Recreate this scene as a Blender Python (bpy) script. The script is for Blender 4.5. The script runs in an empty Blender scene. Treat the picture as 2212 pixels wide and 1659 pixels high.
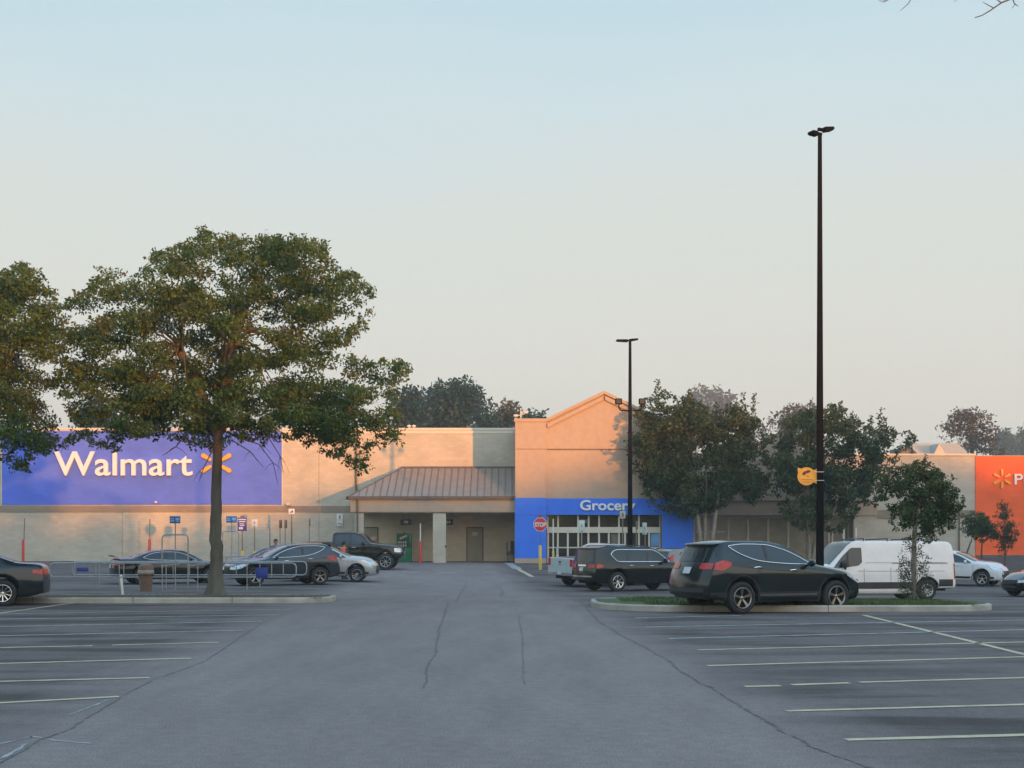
import bpy, bmesh, math, random
import numpy as np
from mathutils import Vector, Matrix
random.seed(7)
C = bpy.context.scene.collection
F = 2818.0; CX = 1106.0; HY = 1150.0; CH = 1.88
def P(x, y, Y): return ((x-CX)/F*Y, Y, CH-(y-HY)/F*Y)
def PX(x, Y): return (x-CX)/F*Y
def PZ(y, Y): return CH-(y-HY)/F*Y

# ------------------------------------------------------------------ ground height
GY = [31, 34, 37, 46, 52, 58, 66, 72, 80.5, 90]
GX = [-30, -8, 3, 10, 30]
GZ = [[0,0,-.05,-.20,-.27,-.30,-.24,-.17,0,0],
      [0,0,-.05,-.20,-.27,-.30,-.24,-.17,0,0],
      [0,0,-.06,-.30,-.56,-.62,-.42,-.25,0,0],
      [0,-.06,-.12,-.53,-.66,-.66,-.50,-.30,-.03,0],
      [0,-.08,-.18,-.50,-.60,-.63,-.63,-.62,-.57,-.57]]
def lin(xs, ys, x):
    if x <= xs[0]: return ys[0]
    if x >= xs[-1]: return ys[-1]
    for i in range(len(xs)-1):
        if x <= xs[i+1]:
            t = (x-xs[i])/(xs[i+1]-xs[i]); return ys[i]+(ys[i+1]-ys[i])*t
def g(X, Y):
    col = [lin(GY, r, Y) for r in GZ]
    return lin(GX, col, X)
def GP(x, y):
    """ground point seen at picture position (x, y)"""
    Y = 6.0
    while Y < 120:
        p = P(x, y, Y)
        if p[2] <= g(p[0], Y): return p
        Y += 0.02
    return P(x, y, 120)

# ------------------------------------------------------------------ materials
MATS = {}
def mat(name, col, rough=.6, metal=0., var=.12, scale=3., bump=0., bscale=30., coat=0., spec=.5, col2=None, detail=4, emit=0, stretch=None):
    if name in MATS: return MATS[name]
    m = bpy.data.materials.new(name); m.use_nodes = True
    nt = m.node_tree; b = nt.nodes['Principled BSDF']; L = nt.links.new
    b.inputs['Roughness'].default_value = rough; b.inputs['Metallic'].default_value = metal
    b.inputs['Coat Weight'].default_value = coat; b.inputs['Coat Roughness'].default_value = .06
    b.inputs['Specular IOR Level'].default_value = spec
    tc = nt.nodes.new('ShaderNodeTexCoord'); src = tc.outputs['Object']
    if stretch:
        mp = nt.nodes.new('ShaderNodeMapping'); mp.inputs['Scale'].default_value = stretch
        L(src, mp.inputs['Vector']); src = mp.outputs['Vector']
    if var > 0 or col2:
        n = nt.nodes.new('ShaderNodeTexNoise'); n.inputs['Scale'].default_value = scale; n.inputs['Detail'].default_value = detail
        L(src, n.inputs['Vector'])
        r = nt.nodes.new('ShaderNodeValToRGB')
        r.color_ramp.elements[0].position = .3; r.color_ramp.elements[1].position = .7
        c2 = col2 or tuple(min(1, c*(1+var)) for c in col); c1 = col if col2 else tuple(c*(1-var) for c in col)
        r.color_ramp.elements[0].color = (*c1, 1); r.color_ramp.elements[1].color = (*c2, 1)
        L(n.outputs['Fac'], r.inputs['Fac']); L(r.outputs['Color'], b.inputs['Base Color'])
    else: b.inputs['Base Color'].default_value = (*col, 1)
    if bump > 0:
        n2 = nt.nodes.new('ShaderNodeTexNoise'); n2.inputs['Scale'].default_value = bscale; n2.inputs['Detail'].default_value = 3
        L(src, n2.inputs['Vector'])
        bp = nt.nodes.new('ShaderNodeBump'); bp.inputs['Strength'].default_value = bump; bp.inputs['Distance'].default_value = .02
        L(n2.outputs['Fac'], bp.inputs['Height']); L(bp.outputs['Normal'], b.inputs['Normal'])
    if emit:
        b.inputs['Emission Color'].default_value = (*col, 1); b.inputs['Emission Strength'].default_value = emit
    MATS[name] = m; return m

def block_mat(name, col, bw=.4, bh=.2, mortar=.9, var=.06, mort=.008):
    """painted masonry: blocks laid in courses on an upright wall"""
    if name in MATS: return MATS[name]
    m = bpy.data.materials.new(name); m.use_nodes = True
    nt = m.node_tree; b = nt.nodes['Principled BSDF']; L = nt.links.new
    b.inputs['Roughness'].default_value = .85; b.inputs['Specular IOR Level'].default_value = .25
    tc = nt.nodes.new('ShaderNodeTexCoord'); sx = nt.nodes.new('ShaderNodeSeparateXYZ'); cx = nt.nodes.new('ShaderNodeCombineXYZ')
    ad = nt.nodes.new('ShaderNodeMath'); ad.operation = 'ADD'
    L(tc.outputs['Object'], sx.inputs[0]); L(sx.outputs['X'], ad.inputs[0]); L(sx.outputs['Y'], ad.inputs[1])
    L(ad.outputs[0], cx.inputs['X']); L(sx.outputs['Z'], cx.inputs['Y'])
    br = nt.nodes.new('ShaderNodeTexBrick'); br.inputs['Scale'].default_value = 1
    br.inputs['Brick Width'].default_value = bw; br.inputs['Row Height'].default_value = bh; br.inputs['Mortar Size'].default_value = mort
    br.inputs['Mortar Smooth'].default_value = .3
    br.inputs['Color1'].default_value = (*[c*(1-var) for c in col], 1); br.inputs['Color2'].default_value = (*[min(1, c*(1+var)) for c in col], 1)
    br.inputs['Mortar'].default_value = (*[c*mortar for c in col], 1)
    L(cx.outputs[0], br.inputs['Vector'])
    n = nt.nodes.new('ShaderNodeTexNoise'); n.inputs['Scale'].default_value = .55; n.inputs['Detail'].default_value = 8
    mp = nt.nodes.new('ShaderNodeMapping'); mp.inputs['Scale'].default_value = (1, 1, 1.6)
    L(tc.outputs['Object'], mp.inputs['Vector']); L(mp.outputs['Vector'], n.inputs['Vector'])
    r = nt.nodes.new('ShaderNodeMapRange'); r.inputs['From Min'].default_value = .3; r.inputs['From Max'].default_value = .7
    r.inputs['To Min'].default_value = .88; r.inputs['To Max'].default_value = 1.06
    L(n.outputs['Fac'], r.inputs['Value'])
    mx = nt.nodes.new('ShaderNodeVectorMath'); mx.operation = 'SCALE'
    L(br.outputs['Color'], mx.inputs[0]); L(r.outputs['Result'], mx.inputs['Scale']); L(mx.outputs[0], b.inputs['Base Color'])
    n2 = nt.nodes.new('ShaderNodeTexNoise'); n2.inputs['Scale'].default_value = 14; n2.inputs['Detail'].default_value = 5
    L(tc.outputs['Object'], n2.inputs['Vector'])
    su = nt.nodes.new('ShaderNodeMath'); su.operation = 'SUBTRACT'; L(n2.outputs['Fac'], su.inputs[0]); L(br.outputs['Fac'], su.inputs[1])
    bp = nt.nodes.new('ShaderNodeBump'); bp.inputs['Strength'].default_value = .35; bp.inputs['Distance'].default_value = .015
    L(su.outputs[0], bp.inputs['Height']); L(bp.outputs['Normal'], b.inputs['Normal'])
    MATS[name] = m; return m

def leaf_mat(name, transl=.25):
    if name in MATS: return MATS[name]
    m = bpy.data.materials.new(name); m.use_nodes = True
    nt = m.node_tree; b = nt.nodes['Principled BSDF']; L = nt.links.new
    a = nt.nodes.new('ShaderNodeAttribute'); a.attribute_name = 'leafcol'
    b.inputs['Roughness'].default_value = .55; b.inputs['Specular IOR Level'].default_value = .3
    L(a.outputs['Color'], b.inputs['Base Color'])
    t = nt.nodes.new('ShaderNodeBsdfTranslucent'); L(a.outputs['Color'], t.inputs['Color'])
    mx = nt.nodes.new('ShaderNodeMixShader'); mx.inputs[0].default_value = transl
    L(b.outputs[0], mx.inputs[1]); L(t.outputs[0], mx.inputs[2])
    L(mx.outputs[0], nt.nodes['Material Output'].inputs['Surface'])
    MATS[name] = m; return m

# ------------------------------------------------------------------ objects
def tag(o, label=None, cat=None, group=None, kind=None):
    if label: o['label'] = label
    if cat: o['category'] = cat
    if group: o['group'] = group
    if kind: o['kind'] = kind
    return o
def empty(name, loc=(0,0,0), rz=0, label=None, cat=None, group=None):
    o = bpy.data.objects.new(name, None); C.objects.link(o); o.location = loc; o.rotation_euler = (0,0,rz)
    o.empty_display_size = .2
    return tag(o, label, cat, group)
def copy_tree(o, parent=None):
    c = o.copy(); C.objects.link(c); c.parent = parent
    for ch in list(o.children): copy_tree(ch, c)
    return c

class MB:
    def __init__(s): s.v = []; s.f = []; s.m = []; s.sm = []
    def add(s, vs, fs, mi=0, smooth=False):
        n = len(s.v); s.v += [tuple(v) for v in vs]
        for f in fs: s.f.append(tuple(i+n for i in f)); s.m.append(mi); s.sm.append(smooth)
    def box(s, x0, x1, y0, y1, z0, z1, mi=0):
        vs = [(x0,y0,z0),(x1,y0,z0),(x1,y1,z0),(x0,y1,z0),(x0,y0,z1),(x1,y0,z1),(x1,y1,z1),(x0,y1,z1)]
        s.add(vs, [(0,3,2,1),(4,5,6,7),(0,1,5,4),(1,2,6,5),(2,3,7,6),(3,0,4,7)], mi)
    def bbox(s, x0, x1, y0, y1, z0, z1, b=.02, mi=0):
        """box with bevelled edges"""
        bm = bmesh.new(); bmesh.ops.create_cube(bm, size=1)
        for v in bm.verts:
            v.co = Vector((x0+(x1-x0)*(v.co.x+.5), y0+(y1-y0)*(v.co.y+.5), z0+(z1-z0)*(v.co.z+.5)))
        bmesh.ops.bevel(bm, geom=list(bm.edges), offset=b, segments=2, affect='EDGES', profile=.5)
        s.bm(bm, mi, True)
    def bm(s, bm, mi=0, smooth=False):
        bm.verts.ensure_lookup_table(); bm.verts.index_update()
        s.add([v.co[:] for v in bm.verts], [[v.index for v in f.verts] for f in bm.faces], mi, smooth); bm.free()
    def prism(s, pts, y0, y1, mi=0):
        """polygon of (x, z) pushed from y0 to y1"""
        n = len(pts)
        vs = [(p[0], y0, p[1]) for p in pts]+[(p[0], y1, p[1]) for p in pts]
        fs = [tuple(range(n)), tuple(range(2*n-1, n-1, -1))]+[(i, i+n, (i+1) % n+n, (i+1) % n) for i in range(n)]
        s.add(vs, fs, mi)
    def slab(s, pts, z0, z1, mi=0):
        """polygon of (x, y) pushed from z0 to z1; z may be functions"""
        n = len(pts); f0 = z0 if callable(z0) else (lambda x, y: z0); f1 = z1 if callable(z1) else (lambda x, y: z1)
        vs = [(p[0], p[1], f0(*p)) for p in pts]+[(p[0], p[1], f1(*p)) for p in pts]
        fs = [tuple(range(n-1, -1, -1)), tuple(range(n, 2*n))]+[(i, (i+1) % n, (i+1) % n+n, i+n) for i in range(n)]
        s.add(vs, fs, mi)
    def tube(s, pts, r, n=8, mi=0, cap=True):
        pts = [Vector(p) for p in pts]
        if not hasattr(r, '__len__'): r = [r]*len(pts)
        rings = []; prev = None
        for i, p in enumerate(pts):
            d = (pts[min(i+1, len(pts)-1)]-pts[max(i-1, 0)]).normalized()
            if prev is None:
                a = Vector((0,0,1)) if abs(d.z) < .9 else Vector((1,0,0)); u = d.cross(a).normalized()
            else: u = (prev-d*prev.dot(d)).normalized()
            prev = u; w = d.cross(u)
            rings.append([p+(u*math.cos(k*2*math.pi/n)+w*math.sin(k*2*math.pi/n))*r[i] for k in range(n)])
        vs = [v for R in rings for v in R]; fs = []
        for i in range(len(rings)-1):
            for k in range(n): fs.append((i*n+k, i*n+(k+1) % n, (i+1)*n+(k+1) % n, (i+1)*n+k))
        s.add(vs, fs, mi, True)
        if cap: s.add(rings[0], [tuple(range(n))], mi); s.add(rings[-1], [tuple(range(n-1, -1, -1))], mi)
    def lathe(s, prof, n=24, mi=0, axis='z', at=(0,0,0), smooth=True):
        """prof = [(radius, height)]"""
        vs = []; fs = []
        for r, h in prof:
            for k in range(n):
                a = 2*math.pi*k/n
                if axis == 'z': vs.append((at[0]+r*math.cos(a), at[1]+r*math.sin(a), at[2]+h))
                elif axis == 'y': vs.append((at[0]+r*math.cos(a), at[1]+h, at[2]+r*math.sin(a)))
                else: vs.append((at[0]+h, at[1]+r*math.cos(a), at[2]+r*math.sin(a)))
        for i in range(len(prof)-1):
            for k in range(n): fs.append((i*n+k, i*n+(k+1) % n, (i+1)*n+(k+1) % n, (i+1)*n+k))
        s.add(vs, fs, mi, smooth)
    def grid(s, P2, mi=0, smooth=True, flip=False):
        """P2 = rows of points"""
        n = len(P2[0]); vs = [p for r in P2 for p in r]; fs = []
        for i in range(len(P2)-1):
            for k in range(n-1):
                q = (i*n+k, i*n+k+1, (i+1)*n+k+1, (i+1)*n+k)
                fs.append(q[::-1] if flip else q)
        s.add(vs, fs, mi, smooth)
    def build(s, name, mats, parent=None, recalc=False, label=None, cat=None, group=None, kind=None):
        if not isinstance(mats, (list, tuple)): mats = [mats]
        me = bpy.data.meshes.new(name); me.from_pydata(s.v, [], s.f)
        me.polygons.foreach_set('material_index', s.m); me.polygons.foreach_set('use_smooth', s.sm)
        for m in mats: me.materials.append(m)
        if recalc:
            bm = bmesh.new(); bm.from_mesh(me); bmesh.ops.recalc_face_normals(bm, faces=bm.faces); bm.to_mesh(me); bm.free()
        me.update()
        o = bpy.data.objects.new(name, me); C.objects.link(o); o.parent = parent
        return tag(o, label, cat, group, kind)

def text_mesh(txt, h, depth, bold=0.0, sx=1.0, spacing=1.0):
    """letters standing up in the x-z plane, base at z=0, left at x=0, facing -y; h = capital height"""
    cu = bpy.data.curves.new('lettering', 'FONT'); cu.body = txt; cu.size = h/.73; cu.extrude = depth/2; cu.offset = bold
    cu.space_character = spacing; cu.resolution_u = 4
    o = bpy.data.objects.new('lettering', cu); C.objects.link(o)
    bpy.context.view_layer.update()
    dg = bpy.context.evaluated_depsgraph_get(); me = bpy.data.meshes.new_from_object(o.evaluated_get(dg))
    xs = [v.co.x for v in me.vertices]; x0 = min(xs) if xs else 0
    vs = [((v.co.x-x0)*sx, -v.co.z, v.co.y) for v in me.vertices]
    fs = [tuple(p.vertices) for p in me.polygons]
    C.objects.unlink(o); bpy.data.objects.remove(o); bpy.data.meshes.remove(me)
    return vs, fs
def add_text(mb, txt, x, y, z, h, depth=.02, bold=0., width=None, mi=0, center=False, spacing=1.0):
    vs, fs = text_mesh(txt, h, depth, bold, 1, spacing)
    w = max(v[0] for v in vs); k = width/w if width else 1
    ox = x-(w*k/2 if center else 0)
    mb.add([(ox+v[0]*k, y+v[1], z+v[2]) for v in vs], fs, mi)
    return w*k
SUN = 0.66; SKY = .15; EXPO = 3.2; ZEN = 1.2; TINT = (.95,1.0,.98); HAZE = .0005
# ================================================================== vehicles
GLASS = lambda: mat('tinted_glass', (.022,.028,.032), .04, 0, 0, spec=.6)
CLEARGLASS = lambda: mat('pale_glass', (.05,.075,.08), .04, 0, 0, spec=.9)
BLACKPL = lambda: mat('black_plastic', (.022,.023,.025), .5, 0, .2, 6)
CHROME = lambda: mat('chrome', (.75,.76,.78), .18, 1, 0)
TYRE = lambda: mat('tyre_rubber', (.018,.018,.019), .8, 0, .3, 9, bump=.3, bscale=60)
REDL = lambda: mat('red_lens', (.42,.014,.010), .25, 0, .35, 14, coat=.15)
CLEARL = lambda: mat('clear_lens', (.55,.58,.6), .08, .4, .35, 16, coat=.6)
DARK = lambda: mat('dark_underside', (.01,.01,.01), .9, 0, 0)
PLATE = lambda: mat('plate_white', (.5,.53,.55), .45, 0, .1, 20)

def pchip(pts):
    xs = [p[0] for p in pts]; ys = [p[1] for p in pts]; n = len(xs)
    if n == 1: return lambda x: ys[0]
    h = [xs[i+1]-xs[i] for i in range(n-1)]; d = [(ys[i+1]-ys[i])/h[i] for i in range(n-1)]
    m = [0]*n; m[0] = d[0]; m[-1] = d[-1]
    for i in range(1, n-1):
        m[i] = 0 if d[i-1]*d[i] <= 0 else (h[i-1]+h[i])*3/((2*h[i]+h[i-1])/d[i-1]+(h[i]+2*h[i-1])/d[i])
    def f(x):
        if x <= xs[0]: return ys[0]
        if x >= xs[-1]: return ys[-1]
        i = 0
        while x > xs[i+1]: i += 1
        t = (x-xs[i])/h[i]
        return (ys[i]*(1+2*t)*(1-t)**2+h[i]*m[i]*t*(1-t)**2+ys[i+1]*t*t*(3-2*t)+h[i]*m[i+1]*t*t*(t-1))
    return f

class Car:
    def __init__(s, K):
        s.K = K; s.L = K['L']; s.W2 = K['W']/2; s.R = K['R']; s.lift = K.get('lift', 0)
        s.xr = K['oh']; s.xf = K['oh']+K['wb']; s.Ra = K.get('Ra', s.R+.075)
        s.top = pchip(K['top']); s.belt = pchip(K['belt']); s.wr = pchip(K['rail'])
        s.plan = pchip(K.get('plan', [(0,.93),(.35,.985),(.9,1),(s.L-1,1),(s.L-.35,.96),(s.L,.86)]))
        s.sill = pchip(K.get('sill', [(0,.42),(.5,.3),(s.L-.6,.26),(s.L,.3)]))
        s.rp = pchip(K['rearp']); s.fp = pchip(K['frontp']); s.kb = K.get('kb', .955)
        s.rc = K.get('rc', .12); s.fc = K.get('fc', .3); s.Lr = K.get('Lr', .8); s.Lf = K.get('Lf', .9)
    def zb(s, x):
        z = s.sill(x)+s.lift
        for xw in (s.xr, s.xf):
            d = abs(x-xw)
            if d < s.Ra: z = max(z, s.R+math.sqrt(s.Ra**2-d*d)*1.02)
        return z
    def ctrl(s, x):
        w = s.W2*s.plan(x); zb = s.zb(x); zt = s.top(x)+s.lift; be = min(s.belt(x)+s.lift, zt-.06)
        wr = s.wr(x)*s.W2*min(1, s.plan(x)+.03)
        ra = zt-min(.075, .35*(zt-be)); zm = max(s.K.get('zm', .70)+s.lift*.8, zb+.07)
        zm = min(zm, be-.04)
        return [(0, zb), (w*.88, zb), (w*s.K.get('k2', .957), zb+.035), (w, zm), (w*s.kb, be), (wr, ra), (wr*.82, ra+(zt-ra)*.72), (0, zt)]
    def sec(s, x, t, c=None):
        c = c or s.ctrl(x)
        t = max(0, min(7, t)); i = min(6, int(t)); u = t-i
        p1 = c[i]; p2 = c[i+1]
        if i < 2: return (p1[0]+(p2[0]-p1[0])*u, p1[1]+(p2[1]-p1[1])*u)
        p0 = c[i-1] if i > 2 else p1; p3 = c[i+2] if i < 6 else (-c[6][0], c[6][1])
        if i == 2: p0 = (2*p1[0]-p2[0], 2*p1[1]-p2[1])
        r = []
        for a in (0, 1):
            m1 = (p2[a]-p0[a])/2; m2 = (p3[a]-p1[a])/2; k = .75
            r.append((2*u**3-3*u*u+1)*p1[a]+(u**3-2*u*u+u)*m1*k+(-2*u**3+3*u*u)*p2[a]+(u**3-u*u)*m2*k)
        return tuple(r)
    def warp(s, x, y, z):
        q = min(1, abs(y)/s.W2)
        fr = max(0, 1-x/s.Lr)**1.6 if x < s.Lr else 0
        ff = max(0, 1-(s.L-x)/s.Lf)**1.6 if x > s.L-s.Lf else 0
        zz = z-s.lift
        return (x+(s.rp(zz)+s.rc*q**2.6)*fr-(s.fp(zz)+s.fc*q**2.4)*ff-s.L/2, y, z)
    def S(s, x, t, sg=1, c=None):
        y, z = s.sec(x, t, c); return Vector(s.warp(x, y*sg, z))
    def tz(s, x, z):
        c = s.ctrl(x); a, b = 1.0, 6.9
        for _ in range(18):
            m = (a+b)/2
            if s.sec(x, m, c)[1] < z: a = m
            else: b = m
        return (a+b)/2
    def SZ(s, x, z, sg=1, off=0):
        t = s.tz(x, z+s.lift); p = s.S(x, t, sg)
        if off:
            a = s.S(x+.02, t, sg)-s.S(x-.02, t, sg); b = s.S(x, min(t+.08, 7), sg)-s.S(x, max(t-.08, 0), sg)
            n = a.cross(b).normalized()
            if n.y*sg < 0: n = -n
            p = p+n*off
        return p
    def side(s, mb, x0, x1, lo, hi, sg, off=.006, nx=14, nz=4, mi=0):
        lo = pchip(lo) if isinstance(lo, list) else lo; hi = pchip(hi) if isinstance(hi, list) else hi
        rows = []
        for i in range(nx+1):
            x = x0+(x1-x0)*i/nx; a, b = lo(x), max(hi(x), lo(x)+.001)
            rows.append([s.SZ(x, a+(b-a)*k/nz, sg, off) for k in range(nz+1)])
        mb.grid(rows, mi, True, flip=(sg < 0))
    def endp(s, mb, front, pts, off=.008, ny=8, mi=0, y0=None):
        """patch on the front/rear face; pts = [(z, ylo, yhi)]"""
        x = s.L if front else 0
        rows = []
        for z, a, b in pts:
            rows.append([(Vector(s.warp(x, a+(b-a)*k/ny, z+s.lift))+Vector((off if front else -off, 0, 0))) for k in range(ny+1)])
        mb.grid(rows, mi, True, flip=not front)
    def topp(s, mb, x0, x1, t0, off=.006, nx=10, nt=8, mi=0, taper=0):
        rows = []
        for i in range(nx+1):
            x = x0+(x1-x0)*i/nx; r = []
            for sg in (-1, 1):
                ts = [t0+(7-t0)*k/nt for k in range(nt+1)]
                if sg == 1: ts = ts[::-1][1:]
                for t in ts:
                    p = s.S(x, t, sg); a = s.S(x+.03, t, sg)-s.S(x-.03, t, sg); q = Vector((0, 1, 0))
                    n = a.cross(q)
                    n = n.normalized() if n.length > 0 else Vector((0,0,1))
                    if n.z < 0: n = -n
                    r.append(p+n*off)
            rows.append(r)
        mb.grid(rows, mi, True)
    def body(s, mb, mi=0):
        xs = set()
        x = 0
        while x < s.L: xs.add(round(x, 3)); x += .09
        xs.add(s.L)
        for x0 in (.02, .05, s.L-.02, s.L-.05): xs.add(x0)
        for xw in (s.xr, s.xf):
            for k in range(25):
                xs.add(round(xw+s.Ra*math.cos(math.pi*k/24)*.9999, 4))
            xs.add(round(xw-s.Ra-.004, 4)); xs.add(round(xw+s.Ra+.004, 4))
        for a in s.K.get('xtra', []): xs.add(a)
        xs = sorted(xs); T = [0, .5, 1, 1.5, 2, 2.33, 2.66, 3, 3.25, 3.5, 3.75, 4, 4.2, 4.4, 4.6, 4.8, 5, 5.33, 5.66, 6, 6.5, 7]
        rows = []
        for x in xs:
            c = s.ctrl(x)
            rows.append([s.S(x, t, -1, c) for t in T]+[s.S(x, t, 1, c) for t in T[::-1][1:]])
        mb.grid(rows, mi, True)
        for x, fl in ((0, True), (s.L, False)):
            c = s.ctrl(x); rows = []
            for t in T:
                y, z = s.sec(x, t, c); rows.append([Vector(s.warp(x, -y+2*y*k/10, z)) for k in range(11)])
            mb.grid(rows, mi, True, flip=fl)

def rimmesh(R, style, w=.2):
    """wheel face towards +y"""
    m = MB(); r = R
    m.lathe([(r*.99, -w*.4), (r*.99, w*.5), (r*.93, w*.52), (r*.88, w*.36), (r*.86, -w*.3)], 28, 0, 'y')
    m.lathe([(r*.9, -w*.05), (.001, -w*.05)], 28, 1, 'y')
    m.lathe([(.001, w*.4), (r*.14, w*.4), (r*.2, w*.3), (r*.24, w*.05)], 14, 0, 'y')
    n = {'five2': 5, 'ten': 10, 'star': 5, 'eight': 8, 'fan': 7}[style]
    for k in range(n):
        a = 2*math.pi*k/n+.3
        offs = {'five2': (-.17, .17), 'ten': (0,), 'star': (0,), 'eight': (0,), 'fan': (0,)}[style]
        wd = {'five2': .055, 'ten': .06, 'star': .15, 'eight': .07, 'fan': .11}[style]*r
        for of in offs:
            a2 = a+of*.55; a1 = a+of; tw = .35 if style == 'fan' else 0
            d0 = Vector((math.cos(a1), 0, math.sin(a1)))*r*.16; d1 = Vector((math.cos(a2+tw), 0, math.sin(a2+tw)))*r*.9
            e = (d1-d0).normalized(); u = Vector((-e.z, 0, e.x))
            q = []
            for p, ww, yy in ((d0, wd*.8, .34), (d1, wd*1.25, .44)):
                q += [p-u*ww+Vector((0, w*(yy-.13), 0)), p-u*ww*.7+Vector((0, w*yy, 0)), p+u*ww*.7+Vector((0, w*yy, 0)), p+u*ww+Vector((0, w*(yy-.13), 0))]
            m.add(q, [(0,4,5,1), (1,5,6,2), (2,6,7,3)], 0)
    return m
_wheels = {}
def wheel(root, x, y, z, R, style, rimmat, rr=.66, w=.23):
    key = (R, style, rimmat.name, rr)
    e = empty('wheel', (x, y, z), 0 if y > 0 else math.pi); e.parent = root
    if key not in _wheels:
        t = MB(); h = w/2
        t.lathe([(R*rr, -h*.75), (R*.8, -h), (R*.95, -h*.9), (R, -h*.6), (R, h*.6), (R*.95, h*.9), (R*.8, h*1.02), (R*(rr+.02), h*.8), (R*rr, h*.5), (R*rr, -h*.75)], 36, 0, 'y')
        to = t.build('tyre', TYRE(), e); ro = rimmesh(R*(rr+.01), style, w).build('rim', [rimmat, DARK()], e, recalc=False)
        _wheels[key] = (to.data, ro.data)
    else:
        for nm, d in zip(('tyre', 'rim'), _wheels[key]):
            o = bpy.data.objects.new(nm, d); C.objects.link(o); o.parent = e
    return e

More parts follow.
